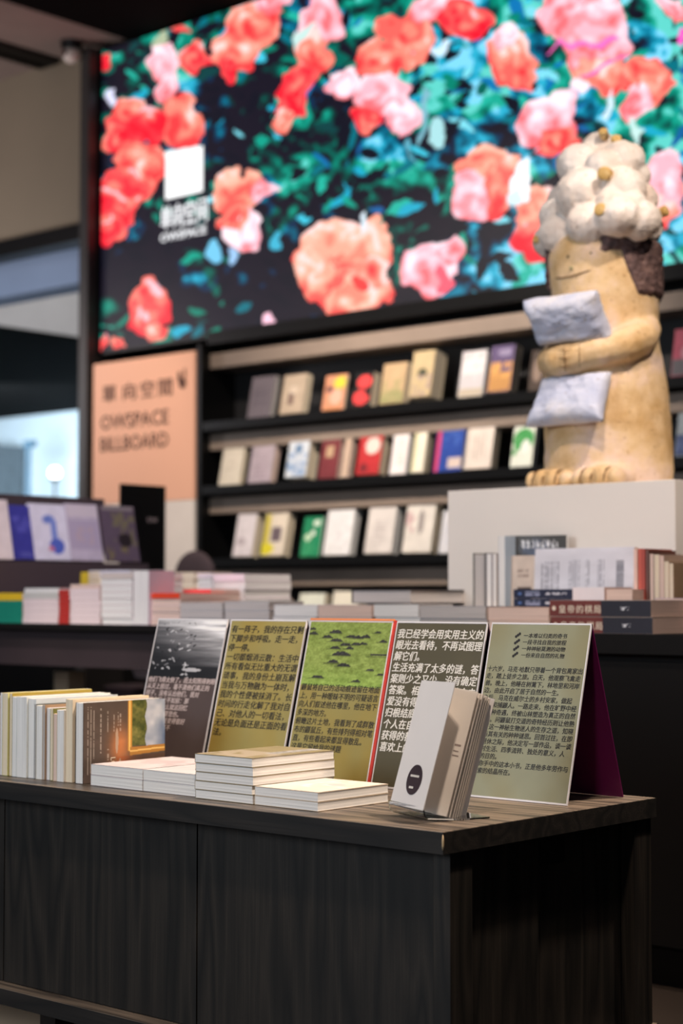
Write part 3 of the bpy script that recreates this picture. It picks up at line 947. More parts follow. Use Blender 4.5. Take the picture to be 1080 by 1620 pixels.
def plaster(name, c1, c2, c3, scale=7.0, bump=0.5):
    m = bpy.data.materials.new(name)
    m.use_nodes = True
    nt = m.node_tree
    b = nt.nodes['Principled BSDF']
    b.inputs['Roughness'].default_value = 0.72
    b.inputs['Specular IOR Level'].default_value = 0.3
    tc = nt.nodes.new('ShaderNodeTexCoord')
    n = nt.nodes.new('ShaderNodeTexNoise')
    n.inputs['Scale'].default_value = scale
    n.inputs['Detail'].default_value = 5
    n.inputs['Roughness'].default_value = 0.6
    nt.links.new(tc.outputs['Object'], n.inputs['Vector'])
    r = nt.nodes.new('ShaderNodeValToRGB')
    r.color_ramp.elements[0].position = 0.34
    r.color_ramp.elements[0].color = lin(c1) + (1,)
    r.color_ramp.elements[1].position = 0.66
    r.color_ramp.elements[1].color = lin(c3) + (1,)
    e = r.color_ramp.elements.new(0.5)
    e.color = lin(c2) + (1,)
    nt.links.new(n.outputs['Fac'], r.inputs['Fac'])
    n3 = nt.nodes.new('ShaderNodeTexNoise')      # sparse dark pits and brush specks
    n3.inputs['Scale'].default_value = 95
    n3.inputs['Detail'].default_value = 3
    nt.links.new(tc.outputs['Object'], n3.inputs['Vector'])
    r3 = nt.nodes.new('ShaderNodeValToRGB')
    r3.color_ramp.elements[0].position = 0.28
    r3.color_ramp.elements[1].position = 0.36
    r3.color_ramp.elements[0].color = (0.55, 0.45, 0.36, 1)
    r3.color_ramp.elements[1].color = (1, 1, 1, 1)
    nt.links.new(n3.outputs['Fac'], r3.inputs['Fac'])
    mx = nt.nodes.new('ShaderNodeMix')
    mx.data_type = 'RGBA'
    mx.blend_type = 'MULTIPLY'
    mx.inputs[0].default_value = 0.8
    nt.links.new(r.outputs['Color'], mx.inputs[6])
    nt.links.new(r3.outputs['Color'], mx.inputs[7])
    nt.links.new(mx.outputs[2], b.inputs['Base Color'])
    n2 = nt.nodes.new('ShaderNodeTexNoise')
    n2.inputs['Scale'].default_value = 55
    n2.inputs['Detail'].default_value = 5
    nt.links.new(tc.outputs['Object'], n2.inputs['Vector'])
    bp = nt.nodes.new('ShaderNodeBump')
    bp.inputs['Strength'].default_value = bump
    bp.inputs['Distance'].default_value = 0.004
    nt.links.new(n2.outputs['Fac'], bp.inputs['Height'])
    nt.links.new(bp.outputs['Normal'], b.inputs['Normal'])
    return m


P_BODY = plaster('cream_ochre_plaster', (200, 164, 112), (222, 192, 148), (232, 206, 188), 8)
P_HAIR = plaster('white_plaster', (222, 204, 190), (234, 222, 210), (242, 234, 226), 12, 0.6)
P_NUB = plaster('ochre_plaster', (196, 158, 92), (214, 176, 108), (232, 208, 160), 30)
P_PIL = plaster('bluish_white_plaster', (184, 192, 216), (202, 208, 226), (220, 220, 226), 9, 0.6)
P_PATCH = plaster('purple_brown_plaster', (74, 58, 56), (96, 76, 74), (122, 98, 92), 40, 1.0)

st = empty('statue', (SXC, SYC, PZ), label='cream plaster statue with cloud-like white hair hugging two pillows on the plinth', cat='statue')
# torso and head: rings (py, centre px, half-width px)
rings = [(764, 961, 100), (752, 961, 102), (735, 962, 102), (700, 962, 101), (650, 960, 100), (600, 957, 98), (565, 954, 95), (535, 952, 90), (508, 954, 87), (480, 957, 84),
         (455, 957, 85), (425, 955, 87), (395, 954, 88), (370, 953, 82), (350, 952, 60)]
bm = bmesh.new()
N = 48
vr = []
for (py, pc, hw) in rings:
    cx = lx_of(pc, py, 0)
    r = hw * MPP
    z = max(0.0, zz(py))
    vr.append([bm.verts.new((cx + r * 1.0 * math.cos(2 * math.pi * k / N), r * 1.0 * math.sin(2 * math.pi * k / N), z)) for k in range(N)])
for a, b in zip(vr, vr[1:]):
    for k in range(N):
        bm.faces.new((a[k], a[(k + 1) % N], b[(k + 1) % N], b[k]))
bm.faces.new(list(reversed(vr[0])))
bm.faces.new(vr[-1])
# arms
capsule_chain(bm, [(0.112, 0.015, zz(512), 0.040), (0.132, -0.045, zz(530), 0.046), (0.120, -0.105, zz(545), 0.046), (0.072, -0.150, zz(556), 0.043), (0.02, -0.170, zz(563), 0.041), (-0.03, -0.176, zz(567), 0.042)])
capsule_chain(bm, [(-0.112, 0.0, zz(530), 0.036), (-0.112, -0.07, zz(548), 0.040), (-0.085, -0.130, zz(561), 0.041), (-0.03, -0.174, zz(567), 0.042)])
# feet: an instep and four toes each
for fx, s in ((-0.062, 1), (0.086, 1)):
    ellipsoid(bm, (fx, -0.125, 0.020), (0.066, 0.080, 0.036))
    for q in range(4):
        ellipsoid(bm, (fx - 0.054 + q * 0.036, -0.183 + abs(q - 1.5) * 0.010, 0.020), (0.0195, 0.034, 0.029 - abs(q - 1.5) * 0.002))
body = fuse('body', bm, 0.0048, 4, P_BODY, st, 0.0022, 22, 0.0008, 80)
for v in body.data.vertices:
    if v.co.z < 0.002: v.co.z = 0.0005
# dark grooves between the toes and clasped paws
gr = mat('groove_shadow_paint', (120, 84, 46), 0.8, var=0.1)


def tube(name, pts, r, m, parent, n=8, closed_ends=True):
    V, Fc = [], []
    P = [Vector(p) for p in pts]
    for i, p in enumerate(P):
        d = (P[min(i + 1, len(P) - 1)] - P[max(i - 1, 0)]).normalized()
        u = d.orthogonal().normalized()
        w = d.cross(u)
        rr = r * (0.35 if i in (0, len(P) - 1) else 1)
        for k in range(n):
            a = 2 * math.pi * k / n
            V.append(p + (u * math.cos(a) + w * math.sin(a)) * rr)
    for i in range(len(P) - 1):
        for k in range(n):
            Fc.append((i * n + k, i * n + (k + 1) % n, (i + 1) * n + (k + 1) % n, (i + 1) * n + k))
    Fc.append(tuple(reversed(range(n))))
    Fc.append(tuple(range((len(P) - 1) * n, len(P) * n)))
    return link(name, mesh_np(name, V, Fc), m, parent, True)


for fx in (-0.062, 0.086):
    for q in range(3):
        x = fx - 0.036 + q * 0.036
        tube('toe_groove', [(x, -0.213 + abs(q - 1) * .006, 0.006), (x, -0.209 + abs(q - 1) * .006, 0.022), (x, -0.194, 0.037), (x, -0.172, 0.047)], 0.0022, gr, st)


def face_pt(az, z, r, extra=0.0):
    a = math.radians(az)
    cx = lx_of(955, 420, 0)
    return (cx + (r + extra) * math.cos(a), (r + extra) * math.sin(a), z)


HR = 87 * MPP
tube('mouth', [face_pt(az, zz(434 - 5 * abs((az + 92) / 24) ** 2 - (az + 115) * 0.1), HR, 0.0012) for az in range(-118, -67, 4)], 0.0016, gr, st)
for az, py, rad in ((-96, 400, 0.0055), (-70, 399, 0.0035), (-92, 419, 0.006)):
    bm = bmesh.new()
    ellipsoid(bm, (0, 0, 0), (rad, rad, rad * 0.8), 12, 8)
    me = bpy.data.meshes.new('eye')
    bm.to_mesh(me)
    bm.free()
    o = link('eye' if py < 410 else 'nose', me, mat('olive_brown_glaze', (122, 104, 68), 0.6) if py < 410 else mat('grey_green_glaze', (168, 160, 120), 0.6), st, True)
    o.location = face_pt(az, zz(py), HR, 0.0)
# carved finger marks on the clasped paws
xx = lx_of(893, 560, -0.212)
for k, (dx, z1_, z2_, tlt) in enumerate(((0.0, 549, 590, 0), (0.045, 545, 586, 0))):
    tube('paw_groove', [(xx + dx, -0.2135, zz(z1_) - 0.001), (xx + dx + 0.001, -0.2145, zz((z1_ + z2_) / 2)), (xx + dx, -0.2110, zz(z2_) + 0.004)], 0.0016, gr, st)
for py in (555, 567, 580):
    tube('paw_groove', [(xx - 0.020, -0.2135, zz(py) + 0.004), (xx, -0.2155, zz(py)), (xx + 0.022, -0.2135, zz(py) + 0.003)], 0.0015, gr, st)

# hair: tiers of lumps
bm = bmesh.new()
rnd = random.Random(4)
cxh = lambda px, py: lx_of(px, py, 0)
ellipsoid(bm, (cxh(950, 354), 0, zz(352)), (0.132, 0.132, 0.046))
ellipsoid(bm, (cxh(947, 315), 0, zz(312)), (0.098, 0.098, 0.060))
ellipsoid(bm, (cxh(943, 265), 0, zz(265)), (0.068, 0.068, 0.060))
for (px, py, ly, r) in ((947, 214, 0.0, 31), (916, 243, -0.055, 37), (984, 246, -0.03, 34), (950, 238, 0.045, 36), (954, 258, -0.085, 30),
                        (926, 300, -0.095, 45), (887, 318, -0.045, 35), (985, 300, -0.075, 36), (1000, 268, 0.0, 27), (1008, 306, 0.01, 32), (962, 292, 0.075, 44), (900, 285, 0.03, 36), (968, 322, -0.11, 26),
                        (888, 352, -0.075, 37), (931, 350, -0.120, 36), (978, 346, -0.120, 37), (1010, 350, -0.07, 35), (1014, 350, 0.02, 34), (985, 350, 0.10, 38), (874, 352, -0.01, 33), (915, 350, 0.09, 38), (1000, 326, -0.09, 22)):
    R_ = r * MPP
    ellipsoid(bm, (lx_of(px, py, ly), ly, zz(py)), (R_ * rnd.uniform(.98, 1.08), R_ * rnd.uniform(.95, 1.05), R_ * rnd.uniform(.88, .98)), 24, 16)
fuse('hair', bm, 0.0045, 1, P_HAIR, st, 0.0040, 24, 0.0022, 70)

# little ochre nubs set into the hair
for (px, py, ly, r, l, dirv) in ((887, 233, -0.06, 0.012, 0.026, (-1, -.5, .1)), (955, 198, -0.040, 0.013, 0.026, (.3, -1, .8)), (974, 215, -0.045, 0.014, 0.030, (.6, -.8, .6)),
                                 (958, 280, -0.140, 0.018, 0.040, (.25, -1, -.1)), (953, 341, -0.168, 0.017, 0.036, (.0, -1, .1)), (1047, 330, 0.02, 0.015, 0.030, (1, .1, .25)),
                                 (851, 353, -0.06, 0.012, 0.026, (-1, -.4, .1)), (1013, 261, 0.02, 0.008, 0.014, (1, 0, .3))):
    bm = bmesh.new()
    q = Vector(dirv).normalized().to_track_quat('Z', 'Y').to_matrix().to_4x4()
    bmesh.ops.create_cone(bm, cap_ends=True, segments=14, radius1=r * 0.85, radius2=r * 1.05, depth=l)
    bmesh.ops.bevel(bm, geom=[e for e in bm.edges if abs(e.verts[0].co.z - e.verts[1].co.z) < 1e-5 and e.verts[0].co.z > 0], offset=r * 0.4, segments=3, profile=0.5, affect='EDGES')
    for v in bm.verts: v.co += Vector((noise.noise(v.co * 90), noise.noise(v.co * 90 + Vector((3, 3, 3))), 0)) * 0.002
    me = bpy.data.meshes.new('nub')
    bm.to_mesh(me)
    bm.free()
    o = link('nub', me, P_NUB, st, True)
    o.matrix_local = Matrix.Translation((lx_of(px, py, ly), ly, zz(py))) @ q

# rough purple-brown locks on the sides of the head
for side, (a0, a1) in enumerate(((-58, 72), (-232, -136))):
    na, nz = 80, 60
    V, Fc = [], []
    cx = lx_of(955, 420, 0)
    for j in range(nz + 1):
        py = 374 + (478 - 374) * j / nz
        for i in range(na + 1):
            az = a0 - 10 + (a1 - a0 + 20) * i / na
            # irregular outline: lower edge rises towards the face
            if side == 0:
                f = (az - a0) / (a1 - a0)
                low = 396 + 66 * min(1, max(0, (f - 0.15) * 7)) ** 0.8
                e = min((py - 368) / 10, (low + 5 * noise.noise(Vector((az * .12, 0, 1))) - py) / 7, (az - a0 + 4 * noise.noise(Vector((py * .09, 2, 1)))) / 5, (a1 - az) / 8)
            else:
                low = 440 + 8 * noise.noise(Vector((az * .12, 0, 5)))
                e = min((low - py) / 7, (az - a0) / 6, (a1 - az + 5 * noise.noise(Vector((py * .15, 2, 1)))) / 4)
            e = max(-1, min(1, e))
            rr = HR + 0.0095 * e + (0.004 * noise.noise(Vector((az * 0.22, py * 0.13, 3))) + 0.003 * noise.noise(Vector((az * .5, py * 0.3, 9)))) * max(0, e)
            a = math.radians(az)
            V.append((cx + rr * math.cos(a), rr * math.sin(a), zz(py)))
    for j in range(nz):
        for i in range(na):
            k = j * (na + 1) + i
            Fc.append((k, k + na + 1, k + na + 2, k + 1))
    link('side_lock', mesh_np('side_lock', V, Fc), P_PATCH, st, True)


def pillow(cx, cy, cz, hw, hh, th, up, seed, taper=0.0):
    n = 36
    V, Fc = [], []
    upv = Vector(up).normalized()
    rt = Vector((1, 0, 0))
    nm = rt.cross(upv)
    for side in (1, -1):
        for j in range(n + 1):
            for i in range(n + 1):
                u, v = -1 + 2 * i / n, -1 + 2 * j / n
                pinch = 1 - 0.07 * (1 - u * u)
                pinch2 = 1 - 0.07 * (1 - v * v)
                d = max(0.0, (1 - u ** 4) * (1 - v ** 4)) ** 0.42
                wob = noise.noise(Vector((u * 2.2, v * 2.2, seed + side))) * 0.007 + noise.noise(Vector((u * 7, v * 7, seed))) * 0.0025
                p = Vector((cx, cy, cz)) + rt * (u * hw * pinch2 * (1 - taper * v)) + upv * (v * hh * pinch) + nm * side * (th * d + (wob if d > 0.05 else 0))
                V.append(p)
    s = (n + 1) ** 2
    for j in range(n):
        for i in range(n):
            k = j * (n + 1) + i
            Fc.append((k, k + 1, k + n + 2, k + n + 1))
            Fc.append((s + k, s + k + n + 1, s + k + n + 2, s + k + 1))
    me = mesh_np('pillow', V, Fc)
    bm = bmesh.new()
    bm.from_mesh(me)
    bmesh.ops.remove_doubles(bm, verts=bm.verts, dist=0.0006)
    bm.to_mesh(me)
    bm.free()
    return me


ly = -0.185
link('pillow', pillow(lx_of(897, 503, ly), ly, zz(502), 0.114, 0.066, 0.042, (0.0, -0.70, 1.0), 2), P_PIL, st, True)
ly = -0.175
link('pillow', pillow(lx_of(902, 628, ly), ly, zz(628), 0.112, 0.073, 0.034, (0.0, 0.50, 1.0), 7, taper=0.07), P_PIL, st, True)

# ------------------------------------------------------------------ tables behind (one run, two pieces)
TZ = 0.77
SPLIT = -3.50
t = empty('display_table', (0, 0, 0), label='black display table under the statue plinth and the maroon spined books', cat='table')
box('table_top', SPLIT + 0.002, 0.6, 3.235, 4.45, TZ - 0.045, TZ, M['black'], t, 0.002)
box('body', SPLIT + 0.04, 0.55, 3.27, 4.40, 0.09, TZ - 0.045, M['black'], t)
box('plinth_base', SPLIT + 0.08, 0.5, 3.32, 4.36, 0.0, 0.09, M['black_metal'], t)
for k in range(4):
    xx = SPLIT + 0.05 + k * 1.0
    box('door', xx, xx + 0.992, 3.25, 3.27, 0.10, TZ - 0.06, M['black'], t, 0.002)
t = empty('display_table', (0, 0, 0), label='black open display table at the left holding magazine stacks and the plum rack', cat='table')
box('table_top', -6.4, SPLIT - 0.002, 3.33, 4.45, TZ - 0.02, TZ, M['black'], t, 0.002)
box('apron', -6.35, SPLIT - 0.01, 3.36, 3.38, TZ - 0.13, TZ - 0.02, mat('plum_black_apron', (44, 34, 38), 0.6), t)
for lx in (-6.3, SPLIT - 0.10):
    for ly_ in (3.40, 4.36):
        box('leg', lx, lx + 0.06, ly_, ly_ + 0.06, 0, TZ - 0.02, M['black'], t)
box('back_apron', -6.35, SPLIT - 0.01, 4.40, 4.42, TZ - 0.13, TZ - 0.02, M['black'], t)
# things glimpsed under it
bx, bz = at_y(106, 1062, 4.0)
box('storage_box', bx - 0.05, bx + 0.03, 3.98, 4.06, 0, bz, mat('beige_card', (214, 194, 168), 0.8), None, 0.003)
props(bpy.data.objects['storage_box'], 'narrow beige card box standing under the left display table', 'box')
bx, bz = at_y(232, 1058, 4.25)
t = empty('stool', (bx + 0.06, 4.3, 0), label='round stool with pale lilac seat under the left display table', cat='stool')
Boxes().cyl(0, 0, bz - 0.03, bz, 0.12, 0.13, 28).build('seat', mat('pale_lilac_seat', (236, 222, 236), 0.6), t)
for k in range(3):
    a = k * 2.1
    tube('leg', [(0.08 * math.cos(a), 0.08 * math.sin(a), bz - 0.03), (0.11 * math.cos(a), 0.11 * math.sin(a), 0.01)], 0.011, M['black_metal'], t)

# plum rack with leaning books, face towards +X
RX = -4.70
ry1 = at_x(183, 787, RX)[0]
rz = at_x(100, 782, RX)[1]
t = empty('magazine_rack', (RX, 3.4, TZ), label='plum brown display rack with a row of face-out books on the left table', cat='rack')
box('back_board', -0.16, -0.12, 0.0, ry1 - 3.4 + 0.05, 0.0, rz - TZ, M['plum'], t, 0.003)
zl = at_x(100, 888, RX)[1] - TZ
box('base_box', -0.12, 0.0, 0.0, ry1 - 3.4 + 0.16, 0.0, zl - 0.004, M['plum'], t, 0.003)
rack = [(-32, 24, 785, 882, (226, 214, 214), [('t', .2, .3, .5, .3, (214, 202, 202))], 'blank pale pink book', 'leftmost on the plum rack'),
        (26, 58, 794, 882, (60, 60, 150), [('n', 0, .5, 1, .3, (84, 84, 176)), ('t', .3, .05, .6, .2, (90, 90, 170))], 'deep blue book', 'between two pale ones on the plum rack'),
        (57, 115, 793, 884, (224, 222, 238), [('e', .5, .72, .16, .08, (110, 132, 206)), ('e', .62, .55, .1, .2, (124, 144, 214)), ('e', .66, .25, .2, .14, (84, 104, 196)), ('e', .5, .2, .08, .05, (206, 120, 150))], 'white book with a blue painted figure', 'in the middle of the plum rack'),
        (116, 166, 793, 885, (198, 188, 206), [('r', 0, .2, 1, .5, (182, 170, 194)), ('r', 0, .78, 1, .22, (214, 204, 214)), ('n', .2, .3, .6, .3, (190, 172, 186))], 'pale lilac book', 'second from the black panel on the plum rack'),
        (172, 224, 796, 886, (98, 84, 100), [('n', .3, .3, .7, .6, (120, 112, 90)), ('e', .62, .38, .22, .13, (44, 36, 40)), ('r', 0, .92, 1, .06, (150, 140, 140)), ('n', 0, .0, .9, .25, (124, 112, 84))], 'dark violet and olive book', 'at the right end of the plum rack')]
R_RACK = frame((0, 1, 0), (-math.sin(math.radians(12)), 0, math.cos(math.radians(12))))
for (xa, xb, ya, yb, colr, blocks, words, where) in rack:
    y0 = at_x(xa, yb, RX)[0]
    y1 = at_x(xb, yb, RX)[0]
    hh = at_x((xa + xb) / 2, ya, RX - 0.02)[1] - at_x((xa + xb) / 2, yb, RX)[1]
    book('book', y1 - y0, hh, 0.012, (RX - 0.018, y0, TZ + zl + 0.001), R_RACK, colr, 'cream' if xa > 100 else 'white', False,
         words + ' ' + where, 'face-out books on the plum rack', front=(26, 34, art(700 + xa, colr, blocks)))

# black panel standing behind the rack
BX = -5.15
ya0, zt0 = at_x(192, 765, BX)
yb0, _ = at_x(262, 770, BX)
t = empty('sign_stand', (BX, ya0, TZ), label='plain black upright panel sign with tiny white print behind the plum rack', cat='sign')
box('panel', -0.012, 0, 0, yb0 - ya0, 0.012, zt0 - TZ, M['black_metal'], t, 0.001)
box('foot', -0.07, 0.05, 0.03, yb0 - ya0 - 0.03, 0, 0.012, M['black_metal'], t, 0.002)
yp, zp = at_x(232, 826, BX)
o = text('small_lettering', [('OW', 0, 0, 0.03, 0.028)], M['ink_pink'], t, bold=0.03)
o.rotation_euler = (math.pi / 2, 0, math.pi / 2)
o.location = (0.001, yp - ya0, zp - TZ)

# dark rounded chair back in front of the sign's lower part
cxx, czz = at_y(300, 885, 5.2)
t = empty('lounge_chair', (cxx - 0.02, 5.25, 0), label='dark plum chair with a rounded back in front of the white lower sign', cat='chair')
bm = bmesh.new()
ellipsoid(bm, (0, 0, czz - 0.08), (0.13, 0.03, 0.12), 32, 16)
me = bpy.data.meshes.new('backrest')
bm.to_mesh(me)
bm.free()
link('backrest', me, mat('plum_fabric', (66, 54, 60), 0.9), t, True)
Boxes().cyl(0, -0.22, 0.42, 0.47, 0.21, 0.23, 28).build('seat', mat('plum_fabric', (66, 54, 60), 0.9), t, 0.004)
for sx_ in (-1, 1):
    for yy, top in ((-0.36, 0.43), (0.0, czz - 0.08)):
        tube('leg', [(sx_ * 0.14, yy, top), (sx_ * 0.17, yy, 0.012)], 0.012, M['black_metal'], t)


# ------------------------------------------------------------------ lying book stacks
def stack_px(name, table_y, z0, xa, xb, ys, depth, covers, pages, hard, label, group, yoff=0.0, spine_front=False, names=None):
    """ys: y of layer boundaries from bottom to top read at the front plane; covers per layer"""
    x0 = at_y(xa, 960, table_y)[0]
    x1 = at_y(xb, 960, table_y)[0]
    z = z0
    n = len(covers)
    wpos = ['at the bottom of', 'above the lowest of', 'third up in', 'fourth up in', 'fifth up in', 'sixth up in', 'seventh up in', 'eighth up in']
    for i, c in enumerate(covers):
        th = ys[i]
        j = (random.random() - .5) * 0.006
        w, h = x1 - x0, depth
        where = 'on top of' if i == n - 1 and n > 1 else wpos[i]
        lab = '%s %s %s' % (names[i] if names else 'book', where, label)
        if spine_front:     # spine towards the viewer, width runs back
            book(name, h, w, th, (x1 + j, table_y + yoff, z), FLAT_SF, c, pages, hard, lab, group)
        else:
            book(name, w, h, th, (x0 + j, table_y + yoff + abs(j), z), FLAT_S, c, pages, hard, lab, group)
        z += th + 0.0006
    return z


random.seed(3)
g = 'books lying in stacks along the far black tables'
WT = (226, 222, 222)
# right table, front row (Y = 3.25)
FY = 3.25
WGR = (206, 206, 210)
stack_px('book', FY + .02, TZ, 285, 352, [.022, .022, .020], .135, [WGR, (186, 190, 196), (196, 200, 206)], 'grey', False, 'the leftmost grey stack behind the bird picture stand', g, names=['pale grey paperback'] * 3)
stack_px('book', FY + .01, TZ, 355, 425, [.022, .022, .024], .135, [(150, 162, 170), WGR, (136, 152, 164)], 'grey', False, 'the blue-grey stack behind the olive text stand', g, names=['blue-grey paperback', 'pale paperback', 'blue-grey paperback'])
stack_px('book', FY, TZ, 432, 500, [.030, .030], .135, [WGR, (196, 196, 204)], 'white', False, 'the white stack behind the molehill stand, left one', g, names=['whitish paperback'] * 2)
stack_px('book', FY, TZ, 503, 588, [.030, .030], .135, [(200, 186, 186), (190, 182, 184)], 'pink', False, 'the mauve stack behind the molehill stand, right one', g, names=['mauve paperback'] * 2)
stack_px('book', FY, TZ, 591, 662, [.032, .030], .135, [(232, 226, 222), (232, 226, 222)], 'white', False, 'the cream white stack at the orange edged stand', g, names=['white paperback'] * 2)
stack_px('book', FY, TZ, 664, 768, [.029, .029], .135, [(168, 168, 174), (150, 152, 160)], 'grey', False, 'the grey stack behind the white-lettered dark stand', g, names=['grey paperback'] * 2)
stack_px('book', FY, TZ, 772, 868, [.026, .030], .135, [(196, 184, 176), (224, 186, 164)], 'pink', False, 'the peach stack just left of the maroon spines', g, names=['pale paperback', 'peach paperback'])
# maroon and navy spines
for i in range(2):
    x0, x1 = at_y(873, 960, 3.24)[0], at_y(1033, 960, 3.24)[0]
    th = 0.036
    z = TZ + 0.0005 + i * (th + 0.001)
    r = book('book', 0.14, x1 - x0, th, (x1 - 0.004 * i, 3.237, z), FLAT_SF, (206, 190, 178), 'pink', False,
             ['lower of the two thick maroon and navy spined books, half hidden by the tent stand', 'upper of the two thick maroon and navy spined books with a large title'][i], 'thick maroon spined books')
    # printed spine
    o = painted('spine_print', (-0.0006, 0, 0.0005), (0, x1 - x0, 0), (0, 0, th - 0.001), 60, 8,
                lambda U, V, P: np.where((U > 0.475)[..., None], np.array((112, 52, 46.)), np.array((34, 34, 46.))) * (0.93 + 0.14 * vnoise(U, V, 20, 4, 8, 2))[..., None], M['print'], r)
    L = x1 - x0
    o = text('spine_title', [(ch, 0.024 + k * 0.0235, 0.0085, 0.021, 0.020) for k, ch in enumerate('皇帝的棋局')], M['ink_gold'], r, bold=0.015)
    o.matrix_local = Matrix.Translation((-0.0012, L, 0)) @ frame((0, -1, 0), (0, 0, 1)).to_4x4()
    o = Boxes().cyl(0, 0, -0.0002, 0.0002, 0.0052, 0.0052, 20).build('spine_dot', M['ink_gold'], r)
    o.matrix_local = Matrix.Translation((-0.0012, L - 0.012, th / 2)) @ frame((0, -1, 0), (0, 0, 1)).to_4x4()
    o = painted('spine_mark', (-0.0013, 0.055, th / 2 - 0.004), (0, 0.022, 0), (0, 0, 0.008), 16, 8,
                lambda U, V, P: np.where((vnoise(U, V, 6, 3, 3, 2) > 0.55)[..., None], np.array((220, 224, 230.)), np.array((40, 40, 54.))), M['print'], r)

# second rank: dark hardcovers at left, navy spines, sleeve
RY = 3.40
for (xa, xb, z0, th, dep, colr, words) in ((556, 654, TZ + 0.0, 0.056, .15, (46, 42, 44), 'dark hardback lying under the big one left of the plinth'),
                                           (664, 747, TZ + 0.0, 0.056, .14, (196, 178, 160), 'pale hardback lying under the big one beside the plinth books'),
                                           (556, 650, TZ + 0.064, 0.036, .25, (50, 44, 46), 'large dark hardback lying on top left of the plinth')):
    x0, x1 = at_y(xa, 940, RY)[0], at_y(xb, 940, RY)[0]
    book('book', x1 - x0, dep, th, (x0, RY, z0), FLAT_S, colr, 'grey' if xa < 600 else 'pink', True, words, 'hardbacks lying left of the plinth')
NY = 3.39
nvy = 'books lying behind the front row beside the maroon spines'
x0, x1 = at_y(812, 940, NY)[0], at_y(957, 940, NY)[0]
book('book', 0.13, x1 - x0, 0.0545, (x1, NY, TZ + 0.0005), FLAT_SF, (196, 184, 180), 'grey', False, 'thick grey paperback lying flat beneath the navy spined pair', nvy)
for i in range(2):
    x0, x1 = at_y(812, 940, NY)[0], at_y(906, 940, NY)[0]
    r = book('book', 0.13, x1 - x0, 0.0215, (x1, NY, TZ + 0.0555 + i * 0.0222), FLAT_SF, (34, 40, 66), 'white', False,
             ['lower navy spined paperback in front of the large white back cover', 'upper navy spined paperback in front of the large white back cover'][i], nvy)
    o = painted('spine_print', (-0.0006, x1 - x0 - 0.002, 0.002), (0, -(x1 - x0 - 0.004), 0), (0, 0, 0.018), 90, 8,
                art(30 + i, (30, 38, 64), [('t', .20, .25, .26, .5, (150, 160, 190)), ('r', .07, .3, .06, .4, (90, 120, 180)), ('t', .55, .22, .36, .6, (206, 212, 224))]), M['print'], r)
x0, x1 = at_y(907, 940, NY)[0], at_y(957, 940, NY)[0]
book('book', 0.12, x1 - x0, 0.048, (x1, NY - 0.004, TZ + 0.0555), FLAT_SF, (228, 222, 226), 'pink', False, 'small white sleeved book lying just right of the navy spines', nvy)
x0, x1 = at_y(959, 940, NY)[0], at_y(1000, 940, NY)[0]
book('book', x1 - x0, 0.12, 0.098, (x0, NY, TZ + 0.0005), FLAT_S, (226, 204, 198), 'pink', False, 'thick pale pink paperback lying under the white back cover right end', nvy)
x0, x1 = at_y(1036, 940, 3.385)[0], at_y(1110, 940, 3.385)[0]
book('book', x1 - x0, 0.05, 0.078, (x0, 3.385, TZ), FLAT_S, (170, 150, 200), 'pink', False, 'lilac covered thick book lying at the right end of the table', nvy)

# standing books against the plinth front: short sides towards the viewer
STN = 'books standing against the white plinth'
DY = 3.47


def standing(xa, xb, ytop, ybot, dep, colr, pages, words, hard=False, face=None, y0=None, spine_out=False):
    """spine down, cover facing +X, its end turned to the viewer"""
    Y = DY if y0 is None else y0
    dep = min(dep, PY0 - 0.004 - Y)
    x0, zt = at_y(xa, ytop, Y)
    x1 = at_y(xb, ytop, Y)[0]
    if spine_out:
        return book('book', dep, zt - TZ - 0.001, max(0.006, x1 - x0 - 0.001), (x0, Y, TZ + 0.001), STAND_SP, colr, pages, hard, words, STN)
    r = book('book', zt - TZ - 0.001, dep, max(0.006, x1 - x0 - 0.001), (x0, Y + dep, TZ + 0.001), STAND_XP, colr, pages, hard, words, STN, front=face)
    return r


def dark_cover(U, V, P):   # U up, V from far end to near end
    im = np.zeros(U.shape + (3,)) + np.array((58, 58, 56.))
    a = 1 - V               # towards the right in view
    d = ((a - .5) / .34) ** 2 + ((U - .86) / .13) ** 2
    im += (np.clip(1 - d, 0, 1) * vnoise(U, V, 20, 20, 4, 2) * 0.8)[..., None] * np.array((50, 76, 130.))
    k = (U > .86) & (U < .94) & (np.sin(a * 75) > -0.1) & (a > .25) & (a < .85) & (vnoise(U, V, 40, 60, 2, 1) > .35)
    im[k] = (220, 224, 230)
    return im


# the plinth front is at 3.50; books stand with Y from 3.24 to 3.49
standing(748, 768, 875, 950, .09, (70, 74, 72), 'grey', 'pale grey edged book with a dark cover standing beside the plinth corner', True, y0=3.50)
standing(769, 778, 876, 950, .09, (92, 78, 108), 'white', 'slim violet covered book standing beside the plinth corner', y0=3.50)
standing(779, 785, 876, 950, .09, (226, 216, 210), 'white', 'slim white book squeezed left of the tall dark one', y0=3.50)
# tall dark hardcover seen on its cover
standing(788, 799, 848, 950, .045, (150, 166, 182), 'white', 'tall pale blue-grey book standing end-on at the dark book left edge', y0=3.50)
x0, zt = at_y(801, 848, 3.545)
x1 = at_y(812, 848, 3.545)[0]
x1b = x1 + 0.002
rd = book('book', zt - TZ - 0.001, 0.158, 0.016, (x0, 3.545 + 0.165, TZ + 0.001), STAND_XP, (58, 58, 56), 'white', False,
          'tall dark book with glowing blue-white title, rising above the standing row', STN, front=(50, 60, dark_cover))
rd.location.x = x0
# make room: this book passes in front of the plinth corner by turning slightly
rd.matrix_world = Matrix.Translation((x0, 3.556, TZ + 0.001)) @ Matrix.Rotation(math.radians(-74), 4, 'Z') @ Matrix.Translation((0, 0.158, 0)) @ STAND_XP.to_4x4()
